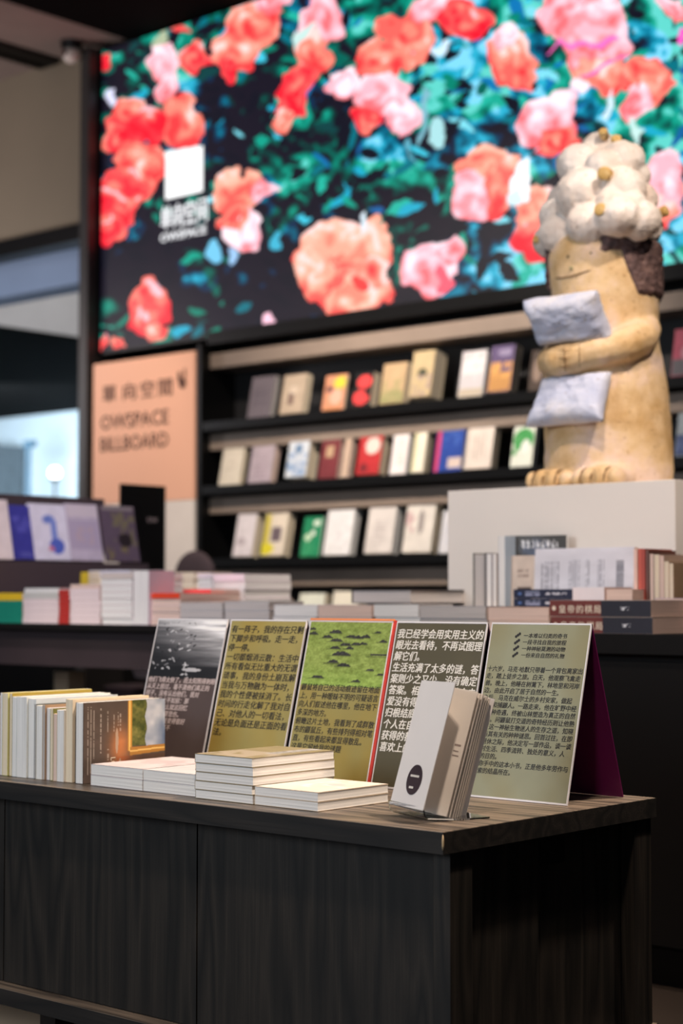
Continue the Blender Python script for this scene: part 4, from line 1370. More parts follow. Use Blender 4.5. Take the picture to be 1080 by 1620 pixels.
# small beige book in front
def leaf_face(name, xa, xb, ytop, ybot, Y, th, colr, pages, words, fn, lean=3, turn=0, nu=40, nv=40, z0=None, hard=False):
    x0 = at_y(xa, ybot, Y)[0]
    x1 = at_y(xb, ybot, Y)[0]
    zt = at_y((xa + xb) / 2, ytop, Y)[1]
    zb = TZ + 0.001 if z0 is None else z0
    return book('book', x1 - x0, zt - zb, th, (x0, Y + th, zb), stand_face(lean, turn), colr, pages, hard, words, STN, front=(nu, nv, fn))


leaf_face('b', 806, 842, 879, 940, 3.522, 0.010, (206, 190, 178), 'white', 'small beige book with a dark rectangle, left of the large white-backed book',
          art(61, (208, 192, 178), [('r', .3, .0, .6, .58, (62, 50, 46)), ('t', .3, .72, .5, .1, (150, 130, 120))]), 2, nu=30, nv=30)
bpy.context.view_layer.update()
wb = leaf_face('b', 843, 1000, 867, 930, 3.524, 0.018, (222, 222, 228), 'pink', 'large white back cover with columns of grey print and a barcode',
               art(62, (214, 214, 222), [('v', .07, .12, .20, .72, (150, 150, 160)), ('v', .35, .1, .12, .76, (156, 156, 166)), ('v', .53, .3, .04, .56, (168, 168, 176)), ('v', .65, .12, .08, .74, (160, 160, 170))]), 3, nu=110, nv=60)
L = 0.2
# barcode bars
bw_ = [k for k in wb.children if k.name.startswith('front_print')][0]
dims = bw_.dimensions
b = Boxes()
rr_ = random.Random(8)
WW = max(v.co.x for v in bw_.data.vertices)
HH = max(v.co.y for v in bw_.data.vertices)
y = HH * 0.50
while y < HH * 0.84:
    d = rr_.choice((0.0008, 0.0013, 0.002))
    b.box(WW * 0.83, WW * 0.905, y, y + d, 0.0184, 0.0187)
    y += d + rr_.choice((0.0008, 0.0012))
b.build('barcode', mat('grey_barcode', (112, 112, 120), 0.6), wb)['kind'] = 'stuff'
# end-on books right of it
for (xa, xb, yt, colr, pg, words) in ((1002, 1008, 869, (232, 196, 180), 'pink', 'peach paperback standing end-on at the right end of the white-backed book'),
                                      (1009, 1015, 868, (196, 92, 76), 'pink', 'bright red paperback standing end-on, first of two red ones'),
                                      (1015, 1020, 868, (178, 78, 66), 'pink', 'bright red paperback standing end-on, second of two red ones'),
                                      (1021, 1026, 870, (110, 74, 66), 'cream', 'brown paperback standing end-on right of the red ones'),
                                      (1027, 1034, 876, (60, 48, 46), 'pink', 'dark covered paperback standing end-on in the beige row'),
                                      (1034, 1043, 877, (196, 172, 160), 'cream', 'beige paperback standing end-on, widest of the beige row'),
                                      (1043, 1050, 879, (206, 184, 168), 'pink', 'beige paperback standing end-on in the middle of the beige row'),
                                      (1050, 1058, 888, (196, 170, 148), 'cream', 'shorter tan paperback standing end-on near the row end'),
                                      (1058, 1065, 891, (206, 176, 140), 'cream', 'shortest tan paperback closing the standing row')):
    standing(xa, xb, yt, 940, 0.12, colr, pg, words, y0=3.44, spine_out=xa < 1027)

# left table stacks (front edge 3.34)
LY_ = 3.345
GN, YL = (22, 132, 110), (226, 190, 40)
gl_ = 'magazines and books stacked on the left table'


def lstack(xa, xb, Y, layers, dep, where, pages='pink', ytop=None, z0=TZ):
    z = z0
    if ytop:
        k_ = (at_y((xa + xb) / 2, ytop, Y)[1] - TZ - 0.0005 * len(layers)) / sum(l[1] for l in layers)
        layers = [(l[0], l[1] * k_, l[2], l[3]) for l in layers]
    x0 = at_y(xa, 960, Y)[0]
    x1 = at_y(xb, 960, Y)[0]
    n = len(layers)
    pos = ['lowest', 'second up', 'third up', 'fourth up', 'fifth up', 'sixth up', 'seventh up', 'eighth up', 'ninth up']
    for i, (c, th, sp, nm) in enumerate(layers):
        j = (random.random() - .5) * 0.006
        p = 'topmost' if i == n - 1 else pos[i]
        if n == 1: p = 'single'
        lab = '%s %s of %s' % (nm, p, where)
        if sp:
            book('book', dep, x1 - x0, th, (x1 + j, Y, z), FLAT_SF, c, pages, False, lab, gl_)
        else:
            book('book', x1 - x0, dep, th, (x0 + j, Y + abs(j), z), FLAT_S, c, pages, False, lab, gl_)
        z += th + 0.0005
    return z


PK = (226, 210, 212)
lstack(-60, 35, LY_, [(GN, .016, True, 'green spined book')] * 4 + [(YL, .022, True, 'yellow spined book')], .17, 'the green and yellow stack at the left frame edge', ytop=938)
lstack(37, 92, LY_, [(PK, .017, True, 'white spined magazine')] * 4 + [((196, 196, 192), .016, True, 'grey magazine'), ((150, 160, 156), .014, False, 'grey-green magazine')], .20, 'the stack left of the red spines', 'white', ytop=930)
lstack(93, 109, LY_, [((178, 50, 44), .0165, True, 'red spined booklet')] * 6, .20, 'the narrow red pile', ytop=933)
lstack(111, 158, LY_, [(PK, .017, True, 'pinkish magazine')] * 6 + [((214, 190, 186), .012, False, 'pinkish magazine')], .20, 'the stack right of the red spines', 'pink', ytop=924)
lstack(160, 209, LY_, [(PK, .017, False, 'cream magazine')] * 7 + [((206, 196, 190), .016, True, 'beige magazine')], .20, 'the tall stack beside the white upright board', 'white', ytop=906)
x0, x1 = at_y(211, 960, LY_)[0], at_y(235, 960, LY_)[0]
zt = at_y(222, 903, LY_)[1]
book('book', zt - TZ, 0.10, x1 - x0, (x0, LY_ + .1, TZ + 0.0005), STAND_XP, (196, 180, 196), 'white', False, 'thick white book standing upright between the left table stacks', gl_)
lstack(237, 283, LY_ + .01, [(PK, .017, False, 'pinkish magazine')] * 4 + [((222, 70, 40), .014, True, 'orange-red magazine')], .20, 'the stack with an orange top magazine', 'pink', ytop=938)
lstack(288, 332, 3.50, [(PK, .020, False, 'rosy magazine')] * 4 + [((226, 90, 90), .010, True, 'coral edged magazine')], .12, 'the low stack behind the blue-grey books', 'pink', ytop=932)
lstack(336, 386, 3.64, [((214, 200, 210), .022, False, 'pale lilac magazine')] * 5 + [((232, 222, 230), .018, True, 'white magazine')], .2, 'the lilac stack in front of the wall bookshelf', 'white', ytop=908)
lstack(262, 305, 3.96, [((196, 160, 130), .024, False, 'tan book')] * 6, .18, 'the tan stack before the chair back', 'cream', ytop=905)
lstack(306, 334, 3.98, [(PK, .022, False, 'pale magazine')] * 6 + [((236, 224, 232), .014, True, 'white magazine')], .18, 'the rear stack before the dark shelf side', 'white', ytop=907)
lstack(140, 205, 3.75, [((200, 196, 210), .022, False, 'lilac grey book')] * 5 + [((206, 206, 220), .016, True, 'lilac grey book')], .15, 'the rear stack hidden behind the cream magazines', 'white', ytop=902)
lstack(128, 140, 3.70, [((214, 186, 50), .022, True, 'mustard yellow booklet')] * 6, .12, 'the little yellow pile in front of the rack', 'cream', ytop=905)

# ------------------------------------------------------------------ near cabinet
CZ = 0.51
X1, Y0c, Y1c = -1.575, 1.975, 2.555
XL = -3.9
cb = empty('low_cabinet', (X1, Y0c, 0), label='low dark wood cabinet in the foreground with flat doors and a thick top', cat='cabinet')


def cbox(name, x0, x1, y0, y1, z0, z1, m, bevel=0.0, parent=None):
    o = box(name, x0 - X1, x1 - X1, y0 - Y0c, y1 - Y0c, z0, z1, m, parent or cb, bevel)
    return o


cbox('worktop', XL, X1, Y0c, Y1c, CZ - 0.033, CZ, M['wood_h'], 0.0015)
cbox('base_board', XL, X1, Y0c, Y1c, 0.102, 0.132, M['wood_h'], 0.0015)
for zb, zt in ((CZ - 0.0325, CZ - 0.0008), (0.1025, 0.1312)):  # thin dark sheets painting shade onto the slab edges
    cbox('edge_shade', XL, X1 + 0.0012, Y0c - 0.0012, Y0c - 0.0001, zb, zt, M['wood_shade'])
    cbox('edge_shade', X1 + 0.0001, X1 + 0.0012, Y0c, Y1c, zb, zt, M['wood_shade'])
cbox('carcass', XL + 0.02, X1 - 0.045, Y0c + 0.075, Y1c - 0.02, 0.132, CZ - 0.033, M['black'])
cbox('corner_post', X1 - 0.036, X1 - 0.004, Y0c + 0.022, Y0c + 0.075, 0.132, CZ - 0.033, M['wood_v'], 0.001)
cbox('corner_post', X1 - 0.036, X1 - 0.004, Y1c - 0.06, Y1c - 0.01, 0.132, CZ - 0.033, M['wood_v'], 0.001)
cbox('side_panel', X1 - 0.045, X1 - 0.022, Y0c + 0.077, Y0c + 0.268, 0.134, CZ - 0.035, M['wood_v'], 0.001)
cbox('side_panel', X1 - 0.045, X1 - 0.030, Y0c + 0.276, Y1c - 0.065, 0.134, CZ - 0.035, M['wood_v'], 0.001)
cbox('latch_plate', X1 - 0.030, X1 - 0.028, Y0c + 0.285, Y0c + 0.35, CZ - 0.085, CZ - 0.045, M['black_metal'], 0.0005)
dx = [X1 - 0.038, at_y(308, 1400, Y0c + 0.03)[0], at_y(3, 1400, Y0c + 0.03)[0], at_y(3, 1400, Y0c + 0.03)[0] - 0.53, XL + 0.1]
for a, b_ in zip(dx[:-1], dx[1:]):
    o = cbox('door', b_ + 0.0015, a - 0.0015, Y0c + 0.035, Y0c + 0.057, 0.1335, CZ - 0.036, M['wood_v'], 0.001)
cbox('shadow_rail', XL + 0.02, X1 - 0.038, Y0c + 0.058, Y0c + 0.075, 0.132, CZ - 0.033, M['black_metal'])
# bare timber chip on the corner of the top
tube('worn_edge', [(0.0012, -0.0012, CZ - 0.004), (0.0014, -0.0014, CZ - 0.012), (0.0013, -0.0013, CZ - 0.020), (0.0012, -0.0012, CZ - 0.026)], 0.0016, mat('bare_timber', (196, 170, 132), 0.7), cb)
for x in (-3.2, -2.55, -1.72):
    for y in (0.08, 0.48):
        r = empty('caster', (x - X1, y, 0))
        r.parent = cb
        Boxes().cyl(0, 0.030, -0.014, 0.014, 0.030, 0.030, 24, 'x').build('wheel', M['black_metal'], r)
        Boxes().box(-0.022, 0.022, -0.022, 0.022, 0.062, 0.102).box(-0.022, -0.016, -0.012, 0.02, 0.025, 0.062).box(0.016, 0.022, -0.012, 0.02, 0.025, 0.062).build('fork', M['black_metal'], r)

# ------------------------------------------------------------------ near standing row (spine down, heads facing the viewer)
bounds = [0, 3.5, 12, 14.5, 19, 26, 42, 54, 57, 67, 71, 79, 84, 90, 101, 112, 119.5, 131.5]
NYF = 2.036
tops = [1094, 1094, 1098, 1095, 1100, 1100, 1103, 1112, 1114, 1113, 1118, 1119, 1127, 1121, 1104, 1109, 1107]
specs = [((206, 196, 206), 'white', 'lilac white'), ((222, 222, 150), 'cream', 'cream book with yellow-green'), ((120, 112, 60), 'cream', 'olive'), ((170, 148, 60), 'cream', 'gold ochre'),
         ((206, 214, 220), 'white', 'cool white'), ((226, 230, 226), 'white', 'thick pale'), ((196, 206, 214), 'white', 'pale blue-grey'), ((74, 82, 80), 'grey', 'dark slate covered'),
         ((226, 222, 206), 'white', 'ivory'), ((160, 132, 104), 'grey', 'tan brown covered'), ((204, 196, 204), 'white', 'lilac grey'), ((116, 118, 66), 'cream', 'olive green covered'),
         ((206, 186, 156), 'pink', 'tan'), ((230, 226, 220), 'white', 'white'), ((222, 206, 180), 'cream', 'cream and beige'), ((186, 170, 150), 'grey', 'recessed beige'), None]


def brown_cover(U, V, P):
    a = 1 - V               # left to right in view (towards the far end), U is up
    im = np.zeros(U.shape + (3,)) + np.array((82, 70, 64.))
    glow = np.exp(-((a - .44) / .13) ** 2 - ((U - .42) / .26) ** 2)
    im += glow[..., None] * np.array((110, 50, 8.))
    im *= (0.92 + 0.16 * vnoise(U, V, 12, 12, 3, 3))[..., None]
    floorb = (a > .40) & (U < .30)
    im[floorb] = im[floorb] * np.array((1.05, .92, .86))
    # gilt frame, trees, sky
    fr1 = (a > .535) & (a < .585) & (U > .36)
    im[fr1] = np.array((196, 140, 60.))
    fr1b = (a > .552) & (a < .566) & (U > .36)
    im[fr1b] = np.array((240, 204, 120.))
    tr = (a >= .585) & (a < .76 + 0.012 * np.sin(U * 22)) & (U > .42)
    im[tr] = (np.array((92, 96, 48.)) + (vnoise(U, V, 16, 18, 9, 3)[..., None] - .5) * np.array((110, 90, 60.)))[tr]
    sk = (a >= .76 + 0.012 * np.sin(U * 22)) & (U > .40)
    cl = vnoise(U, V, 5, 6, 17, 3)
    im[sk] = (np.array((122, 136, 160.)) + (cl[..., None] - .35) * np.array((150, 130, 100.)))[sk]
    fr2 = (a > .56) & (U > .30 + (a - .56) * .06) & (U < .405 + (a - .56) * .02)
    im[fr2] = np.array((176, 124, 56.))
    fr3 = (a > .56) & (U > .345 + (a - .56) * .04) & (U < .365 + (a - .56) * .04)
    im[fr3] = np.array((232, 190, 112.))
    # pale figure
    fg = (((a - .40) / .018) ** 2 + ((U - .50) / .16) ** 2 < 1) | (((a - .44) / .02) ** 2 + ((U - .12) / .16) ** 2 < 1)
    im[fg] = np.array((176, 150, 128.))
    # columns of tiny print running along the book
    for c0, c1, lo, hi in ((.05, .058, .1, .95), (.085, .092, .1, .95), (.12, .126, .3, .9), (.2, .212, .36, .92), (.285, .294, .62, .9), (.36, .368, .62, .86), (.41, .42, .66, .86), (.435, .452, .62, .84), (.285, .305, .24, .42)):
        k = (a > c0) & (a < c1) & (U > lo) & (U < hi) & (vnoise(U, V, 70, 20, 5, 1) > .34)
        im[k] = im[k] * .4 + np.array((200, 190, 180.)) * .6
    k = (a > .83) & (a < .93) & (U > .11) & (U < .165) & (np.sin(a * 190) > -.5)
    im[k] = (226, 222, 216)
    return im


for i in range(17):
    x0 = at_y(bounds[i], 1200, NYF)[0]
    x1 = at_y(bounds[i + 1], 1200, NYF)[0]
    ztop = at_y((bounds[i] + bounds[i + 1]) / 2, tops[i] + 2, NYF)[1]
    hgt = ztop - CZ - 0.001
    if i == 16:
        r = book('book', 0.147, 0.200, x1 - x0 - 0.0006, (x0, NYF + 0.2, CZ + 0.0008), STAND_XP, (66, 57, 54), 'white', False,
                 'dark brown paperback showing a gilt-framed landscape on its cover', 'books standing in a row on the low cabinet', front=(150, 200, brown_cover))
        o = text('cover_title', [('LOX', 0, 0, 0.014, 0.016)], M['ink_gold'], r, bold=0.01)
        T = x1 - x0 - 0.0006
        o.matrix_local = Matrix.Translation((0.045, 0.200 - 0.065, T + 0.0012)) @ frame((-1, 0, 0), (0, -1, 0)).to_4x4()
    else:
        c, pg, nm = specs[i]
        off = 0.0 if i % 4 != 2 else 0.004
        if i == 15: off = 0.012
        dep = [0.215, 0.205, 0.2, 0.195][i % 4] if i < 8 else ([0.12, 0.17, 0.19][i % 3] if i < 14 else 0.186)
        book('book', hgt, dep, x1 - x0 - 0.0006, (x0, NYF + off + dep, CZ + 0.0008), STAND_XP, c, pg, False,
             '%s paperback standing in the cabinet row, %s from the left' % (nm, ORD[i]), 'books standing in a row on the low cabinet')
# further copies beyond the frame on the left end of the row
for i in range(1):
    x0 = at_y(0, 1200, NYF)[0] - 0.018 * (i + 1)
    book('book', 0.15, 0.2, 0.017, (x0, NYF + .2, CZ + 0.0008), STAND_XP, (206, 196, 180), 'cream', False, 'cream paperback at the left end of the cabinet row, cut by the frame', 'books standing in a row on the low cabinet')


def pile(x0, x1, y0, dep, ths, cover, pages, nm, group, front=None):
    z = CZ + 0.0008
    n = len(ths)
    P_ = ['bottom one of', 'second up in', 'third up in', 'fourth up in']
    for i, th in enumerate(ths):
        j = random.uniform(-.0012, .0012)
        pos = 'topmost of' if i == n - 1 else P_[i]
        book('book', x1 - x0, dep, th, (x0 + j, y0 + abs(j), z), FLAT_S, cover, pages, False, 'white-edged paperback, %s %s' % (pos, nm), group, front=front if i == n - 1 else None)
        z += th + 0.0004


gp = 'paperbacks lying in piles on the low cabinet'
pile(-2.436, -2.296, 2.036, .196, [.0186, .0186], (206, 198, 200), 'white', 'the pile touching the brown book', gp, (40, 40, art(5, (216, 206, 208), [('n', 0, .3, 1, .5, (206, 190, 192))])))
pile(-2.294, -2.156, 2.036, .196, [.0186, .0180], (206, 204, 206), 'white', 'the middle low pile left of the five-book stack', gp, (40, 40, art(6, (216, 214, 216), [('e', .7, .35, .25, .1, (190, 188, 192)), ('e', .66, .35, .2, .07, (222, 220, 222))])))
pile(-2.150, -2.013, 2.024, .200, [.0146] * 5, (150, 138, 112), 'white', 'the five-book stack', gp, (60, 60, art(8, (150, 138, 106), [('n', 0, 0, 1, .5, (172, 160, 140)), ('r', .62, .4, .2, .6, (180, 178, 178)), ('t', .64, .45, .16, .5, (120, 116, 110))])))
pile(-2.009, -1.868, 2.026, .172, [.0146] * 2, (206, 190, 170), 'white', 'the low pile right of the five-book stack', gp, (60, 60, art(9, (226, 214, 202), [('n', .3, .3, .6, .6, (232, 226, 222)), ('e', .62, .6, .12, .08, (200, 198, 196))])))

# ------------------------------------------------------------------ tent stands with posters
PW, PH = 0.207, 0.297
FOOT_Y, APEX_Y, APEX_Z, BACK_Y = 2.352, 2.428, CZ + 0.296, 2.520
INK = M['ink']


def board_fn(base, top=None, seed=0, streak=0.10, tint=None):
    def fn(U, V, P):
        im = np.zeros(U.shape + (3,)) + np.array(base, float)
        im *= (1 - streak / 2 + streak * vnoise(U, V, 3, 5, seed, 3))[..., None]
        if tint is not None:
            k = np.clip(vnoise(U, V, 3, 3, seed + 40, 2) * 1.6 - .55, 0, 1)[..., None]
            im = im * (1 - k) + np.array(tint, float) * k
        if top is not None:
            y0, f = top
            q = (V > y0)
            im[q] = f(U, (V - y0) / (1 - y0))[q]
        return im
    return fn


def birds(U, V):
    im = np.zeros(U.shape + (3,))
    g = np.clip(0.14 + 1.15 * np.clip(V * 0.9 + U * 0.45 - 0.4, 0, 1), 0, 1.2)
    st_ = vnoise(U * 0.5 + V * .25, V, 4, 22, 31, 4)
    g = g * (0.45 + 0.9 * st_)
    g = np.where(V < .22, g * .35 + .04, g)
    rng = np.random.RandomState(5)
    for i in range(70):
        x, y = rng.uniform(.03, .62), rng.uniform(.02, .98)
        if rng.rand() > 1 - abs(x - .25 - .2 * (1 - y)): continue
        a = rng.uniform(-1.2, 1.2)
        dx, dy = (U - x), (V - y)
        p = (dx * math.cos(a) + dy * math.sin(a)) / rng.uniform(.012, .035)
        q = (-dx * math.sin(a) + dy * math.cos(a)) / rng.uniform(.006, .012)
        k = p * p + q * q < 1
        g[k] = rng.choice([.92, .8, .7, .12])
    k = ((U - .62) / .14) ** 2 + ((V - .16) / .03) ** 2 < 1
    g[k] = .8
    im[..., :] = (g * 235)[..., None]
    return im + np.array((2, 2, 6.))


def molehills(U, V):
    n = vnoise(U, V, 14, 18, 12, 4)
    n2 = vnoise(U, V, 60, 60, 13, 2)
    im = np.array((138, 158, 74.)) + (n[..., None] - .5) * np.array((60, 60, 50.)) + (n2[..., None] - .5) * np.array((40, 46, 34.))
    im = im + np.clip(.35 - V, 0, 1)[..., None] * np.array((30, 60, 20.))
    rng = np.random.RandomState(2)
    for (x, y, w) in [(.03, .9, .05), (.05, .82, .07), (.33, .85, .08), (.24, .77, .07), (.36, .72, .08), (.53, .79, .06), (.62, .77, .07), (.71, .79, .06), (.85, .86, .04), (.93, .72, .05),
                      (.48, .66, .07), (.61, .67, .06), (.7, .68, .05), (.36, .6, .07), (.54, .61, .05), (.45, .5, .12), (.9, .5, .1), (.36, .38, .08), (.5, .34, .08), (.83, .28, .05), (.2, .14, .08), (.68, .1, .06), (.96, .22, .04)]:
        # each heap: ragged peak on a flat base
        top = y - .015 + w * .55 * (1 - ((U - x) / w) ** 2) * (0.6 + .8 * vnoise(U, V, 40, 6, int(x * 99), 2))
        k = (np.abs(U - x) < w) & (V > y - .022) & (V < top)
        if w >= .1 and x > .8: k = (np.abs(U - x) < w) & (np.abs(V - y) < .012)
        im[k] = (np.array((50, 48, 46.)) + (n2[..., None] - .5) * 60)[k]
        k2 = (np.abs(U - x + .02) < w * 1.3) & (V > y - .035) & (V < y - .02)
        im[k2] *= .72
    return im


def tent(x1, label, fn, nu, nv, lines, ink, back_rgb, edge_rgb=None, shear=0.12, bold=0.045):
    x0 = x1 - PW
    r = empty('tent_stand', (x0, FOOT_Y, CZ), label=label, cat='stand', group='tent poster stands in a row on the low cabinet')
    h = APEX_Z - CZ
    d = APEX_Y - FOOT_Y
    L = math.hypot(h, d)
    up = Vector((0, d, h)) / L
    nrm = Vector((0, -h, d)) / L
    fr3 = frame((1, 0, 0), up)
    t1 = 0.0022

    def plate(name, m, z0, z1, ext=0.0):
        o = Boxes().box(-ext, PW + ext, 0.0008, L, z0, z1).build(name, m, r)
        o.matrix_local = fr3.to_4x4()
        return o
    plate('front_panel', M['edge'] if edge_rgb is None else mat('tinted_acrylic_edge', edge_rgb, 0.3, var=0.03), -t1, 0)
    o = painted('poster', (0.0022, 0.004, 0.0004), (PW - 0.0044, 0, 0), (0, L - 0.007, 0), nu, nv, fn, M['print'], r)
    o.matrix_local = fr3.to_4x4()
    # raised pale rim
    b = Boxes()
    b.box(0, PW, 0.0008, 0.0034, 0, 0.0009).box(0, PW, L - 0.0026, L, 0, 0.0009).box(0, 0.002, 0.0034, L - 0.0026, 0, 0.0009).box(PW - 0.002, PW, 0.0034, L - 0.0026, 0, 0.0009)
    o = b.build('rim', M['edge'], r)
    o.matrix_local = fr3.to_4x4()
    # back leg panel
    d2 = BACK_Y - APEX_Y
    L2 = math.hypot(h, d2)
    fr4 = frame((1, 0, 0), Vector((0, -d2, h)) / L2)
    o = Boxes().box(0, PW, 0.001, L2 - 0.001, -0.001, 0.0012).build('back_panel', mat('tinted_back_board', back_rgb, 0.35, var=0.08, vscale=6), r)
    o.matrix_local = Matrix.Translation((0, BACK_Y - FOOT_Y, 0)) @ fr4.to_4x4()
    if edge_rgb is not None:
        o = Boxes().box(0, PW + 0.001, L, L + 0.004, -0.004, 0.002).build('fold_strip', mat('orange_fold', edge_rgb, 0.35, var=0.02), r)
        o.matrix_local = fr3.to_4x4()
        o = Boxes().box(PW, PW + 0.0055, 0.001, L + 0.002, -0.006, -0.001).build('side_strip', mat('red_side_strip', (206, 56, 44), 0.4, var=0.1), r)
        o.matrix_local = fr3.to_4x4()
    o = text('printed_text', [(s, 0.005 + x, L - y, cw, ch) for (s, x, y, cw, ch) in lines], ink, r, shear, bold, 0.0007)
    o.matrix_local = fr3.to_4x4()
    o['kind'] = 'stuff'
    return r


XT = [-1.617 - i * 0.2165 for i in range(5)]


def para(rows, x, y0, dy, cw, ch):
    return [(s, x, y0 + i * dy, cw, ch) for i, s in enumerate(rows)]


p5 = para(['一本难以归类的奇书', '一段寻找自我的旅程', '一种神秘莫测的动物', '一份来自自然的礼物'], 0.066, 0.026, 0.0114, 0.0100, 0.0092) + \
    para(['十六岁，马克·哈默只带着一个背包离家出', '走，踏上徒步之旅。白天，他观察飞禽走', '兽。晚上，他睡在树篱下，林地里和河岸', '边，由此开启了居于自然的一生。',
          '之后，马克在威尔士的乡村安家，做起', '园丁和捕鼹人。一路走来，他在旷野中经', '过种种奇遇，终被山林塑造为真正的自然', '之子。问鼹鼠打交道的奇特经历则让他熟',
          '悉了这一神秘生物迷人的生存之道，知晓', '了与其有关的种种谜思。回首过往，在即', '将退休之际，他决定写一部作品，谈一谈', '乡村生活、四季流转、独处的意义，人',
          '生的目的。', '而你手中的这本小书，正是他多年劳作与', '思索的结晶所在。'], -0.001, 0.086, 0.01265, 0.01085, 0.0108)
tent(XT[0], 'rightmost tent stand, grey-green poster covered with small black Chinese text, purple inside', board_fn((150, 152, 126), None, 3, 0.12, (138, 128, 86)), 60, 80, p5, INK, (96, 20, 74))
# little leaf marks before the heading lines
tr5 = [o for o in COL.objects if o.name.startswith('tent_stand')][0]
pt = [c for c in tr5.children if c.name.startswith('printed_text')][0]
b = Boxes()
Lp = math.hypot(APEX_Z - CZ, APEX_Y - FOOT_Y)
for i in range(4):
    yy = Lp - 0.026 - i * 0.0114
    for k in range(3):
        b.cyl(0.056 + 0.0035 * k, yy + 0.0015 + 0.0025 * k, 0.0006, 0.0009, 0.0026, 0.0026, 8)
o = b.build('leaf_marks', INK, tr5)
o.matrix_local = frame((1, 0, 0), (0, (APEX_Y - FOOT_Y) / Lp, (APEX_Z - CZ) / Lp)).to_4x4()
o['kind'] = 'stuff'
p4 = para(['我已经学会用实用主义的', '眼光去看待，不再试图理', '解它们。', '生活充满了太多的谜，答', '案则少之又少，没有确定', '答案。相信爱的人就会去', '爱没有得到的东西，所以',
           '归根结底我们知道每一', '个人在自己的生活里所', '获得的都是他自己真正', '喜欢上的'], 0.0, 0.030, 0.0208, 0.0179, 0.0185)
tent(XT[1], 'tent stand with large white Chinese text on a dark olive brown poster', board_fn((84, 78, 56), None, 6, 0.15), 50, 70, p4, M['ink_white'], (60, 30, 50), bold=0.05)
p3 = para(['鼹鼠将自己的活动痕迹留在地面', '上，用一种暧昧不明的可疑语言', '向人们叙述他在哪里，他在地下', '多深的地方。', '俯瞰这片土地，我看到了成群散', '布的鼹鼠丘，有些排列得相对笔',
           '直，有些看起来都显得散乱。', '这是它留给我的谜题', '以及，如何捉鼹鼠'], 0.0, 0.1345, 0.0162, 0.0140, 0.0142)
tent(XT[2], 'tent stand with molehill meadow photo above olive text, red side edge', board_fn((156, 146, 86), (0.588, molehills), 9, 0.12, (160, 138, 62)), 150, 190, p3, INK, (226, 74, 36), (240, 150, 96), bold=0.04)
p2 = para(['有一阵子，我的存在只剩', '下脚步和呼吸。走一走，', '停一停。', '一切都烟消云散：生活中', '所有看似无比重大的无谓', '琐事，我的身份土崩瓦解', '当我与万物融为一体时，', '我的个性便被抹消了。长',
           '时间的行走化解了我对自', '己、对他人的一切看法，', '无论是负面还是正面的看', '法。'], 0.0, 0.026, 0.0188, 0.0179, 0.0165)
tent(XT[3], 'tent stand with large black Chinese text on a plain olive yellow poster', board_fn((164, 152, 90), None, 12, 0.12, (164, 138, 56)), 50, 70, p2, INK, (50, 30, 46), bold=0.045)
p1 = para(['他们飞得太快了，而太阳照得刺眼', '从天上掠过，看不清他们真正的', '样子，没有认出他们，我对', '记忆力已大不如前：那', '时自然要怎么就这回忆', '着自己，不要悲伤。', '许多事情已经变得很好', '的时候，那样不'], 0.0, 0.1330, 0.0140, 0.0132, 0.0128)
tent(XT[4], 'leftmost tent stand with a black and white photo of a bird flock over brown text', board_fn((84, 70, 68), (0.590, birds), 15, 0.12), 150, 190, p1, M['ink_pink'], (40, 36, 40), bold=0.06)

# ------------------------------------------------------------------ book on clear easel
bxp, byp = at_z(618, 1278, CZ + 0.012)
TURN = -20
eas = empty('acrylic_easel', (bxp, byp, CZ), Matrix.Rotation(math.radians(TURN), 3, 'Z'), 'clear acrylic book easel holding the open white book at the cabinet corner', 'easel')
la = math.radians(17)
AW = 0.105
b = Boxes()


def slab(name, pts, th, x0, x1, m, parent):
    """bent sheet: profile points in (y,z), extruded along x"""
    P = [Vector((0, p[0], p[1])) for p in pts]
    up_, dn = [], []
    for i, p in enumerate(P):
        d = (P[min(i + 1, len(P) - 1)] - P[max(i - 1, 0)]).normalized()
        nn = Vector((0, -d.z, d.y))
        up_.append(p + nn * th / 2)
        dn.append(p - nn * th / 2)
    ring = up_ + dn[::-1]
    n = len(ring)
    V = [(x0, q.y, q.z) for q in ring] + [(x1, q.y, q.z) for q in ring]
    k = len(P)
    Fc = []
    for i in range(n): Fc.append((i, (i + 1) % n, n + (i + 1) % n, n + i))
    for s_ in (0, n):
        for i in range(k - 1):
            q = (s_ + i, s_ + i + 1, s_ + n - 2 - i, s_ + n - 1 - i)
            Fc.append(q if s_ else q[::-1])
    me = mesh_np(name, V, Fc)
    bmm = bmesh.new()
    bmm.from_mesh(me)
    bmesh.ops.recalc_face_normals(bmm, faces=bmm.faces)
    bmm.to_mesh(me)
    bmm.free()
    return link(name, me, m, parent)


slab('front_ledge', [(-0.004, 0.024), (-0.001, 0.010), (0.004, 0.006), (0.050, -0.0 + 0.0022)], 0.0022, 0, AW, M['acrylic'], eas)
slab('back_rest', [(0.052, 0.0022), (0.054, 0.012), (0.054 + 0.10 * math.sin(la), 0.012 + 0.10 * math.cos(la))], 0.0022, 0.01, AW - 0.01, M['acrylic'], eas)
slab('rear_foot', [(0.055, 0.0018), (0.115, 0.0018)], 0.0022, 0, AW, M['acrylic'], eas)

bk = empty('open_book', (bxp, byp, CZ + 0.018), Matrix.Rotation(math.radians(TURN), 3, 'Z'), 'white paperback with a dark oval badge, fanned open on the clear easel', 'book')
BH, BW = 0.199, 0.110
upb = Vector((0, math.sin(la), math.cos(la)))
fb = frame((1, 0, 0), upb)


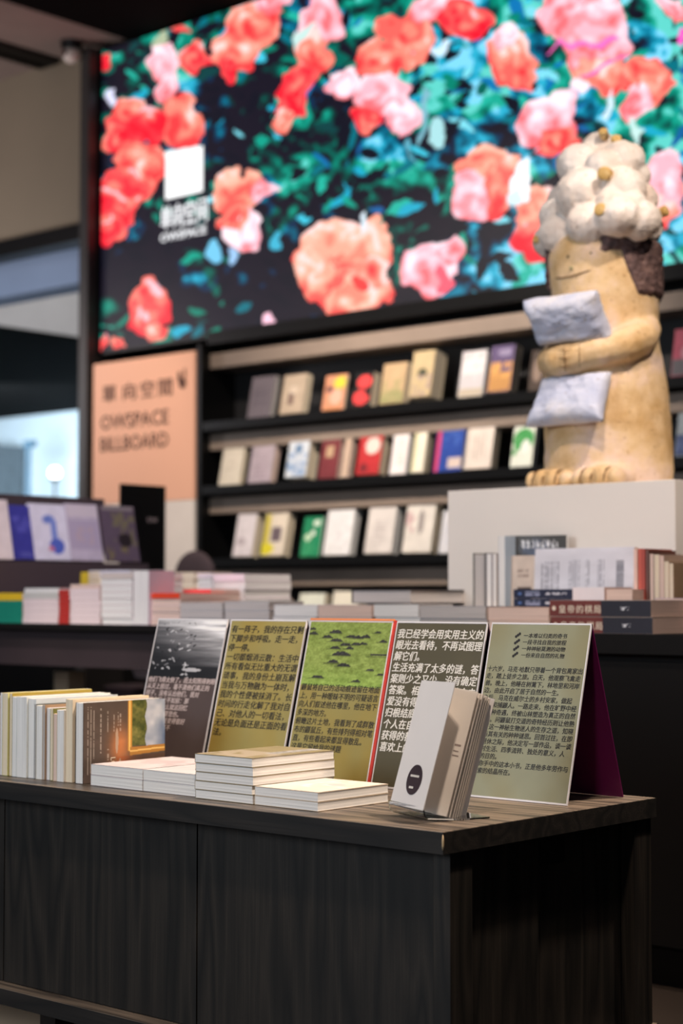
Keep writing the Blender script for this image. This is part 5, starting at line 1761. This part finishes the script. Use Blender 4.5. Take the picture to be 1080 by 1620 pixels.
def leafset(name, ang, w, th, m, x_off=0.0, z_off=0.0, h=BH, y_off=0.0):
    """a bundle of leaves hinged on the left edge, turned back by ang"""
    b_ = Boxes().box(0, w, 0, h, -th, 0)
    o = b_.build(name, m, bk)
    o.matrix_local = fb.to_4x4() @ Matrix.Translation((x_off, y_off, z_off)) @ Matrix.Rotation(math.radians(ang), 4, 'Y')
    return o


wc = mat('white_soft_cover', (226, 222, 220), 0.55, var=0.03)
cov = leafset('cover', -3, BW, 0.0012, wc, 0, 0.002)
COVM = fb.to_4x4() @ Matrix.Translation((0, 0, 0.002)) @ Matrix.Rotation(math.radians(-3), 4, 'Y')
# badge on the cover
o = Boxes().cyl(0, 0, 0.0, 0.0005, 0.0235, 0.0235, 40).build('badge', mat('plum_black_ink', (50, 36, 44), 0.5), bk)
BADM = COVM @ Matrix.Translation((0.060, 0.043, 0.0002))
o.matrix_local = BADM
b = Boxes()
for (x, y, w_) in ((-0.014, 0.004, 0.028), (-0.010, -0.014, 0.014)):
    for k in range(int(w_ / 0.0035)):
        b.box(x + k * 0.0035, x + k * 0.0035 + 0.0026, y, y + 0.0034, 0.0006, 0.0008)
o2 = b.build('badge_print', M['ink_white'], bk)
o2.matrix_local = BADM
pgx = page_mat('fanned_page_edges', (248, 240, 230), 2)
a_list = [(21, .0012), (25, .0022), (29, .004), (33, .004), (37, .005), (42, .005), (47, .004)]
for i, (ang, th) in enumerate(a_list):
    leafset('page_bundle', ang, BW - 0.002 - 0.0004 * i, th, pgx, 0.0006, -0.002 - 0.0007 * i, BH - 0.003 - 0.002 * (i % 2), 0.0012)
leafset('back_cover', 52, BW, 0.0012, wc, 0.0, -0.009)
# faint title print on the first leaf
b = Boxes()
for k, (y, w_) in enumerate(((0.108, 0.012), (0.099, 0.010), (0.092, 0.012))):
    b.box(0.090, 0.090 + w_, y, y + (0.003 if k == 0 else 0.002), 0.0002, 0.0004)
o = b.build('title_print', mat('grey_print', (150, 136, 130), 0.7), bk)
o.matrix_local = fb.to_4x4() @ Matrix.Translation((0.0006, 0.0012, -0.002)) @ Matrix.Rotation(math.radians(21), 4, 'Y')

for o_ in COL.objects:
    if o_.get('label') and len(o_['label'].split()) > 16: print('LONG', len(o_['label'].split()), o_['label'])
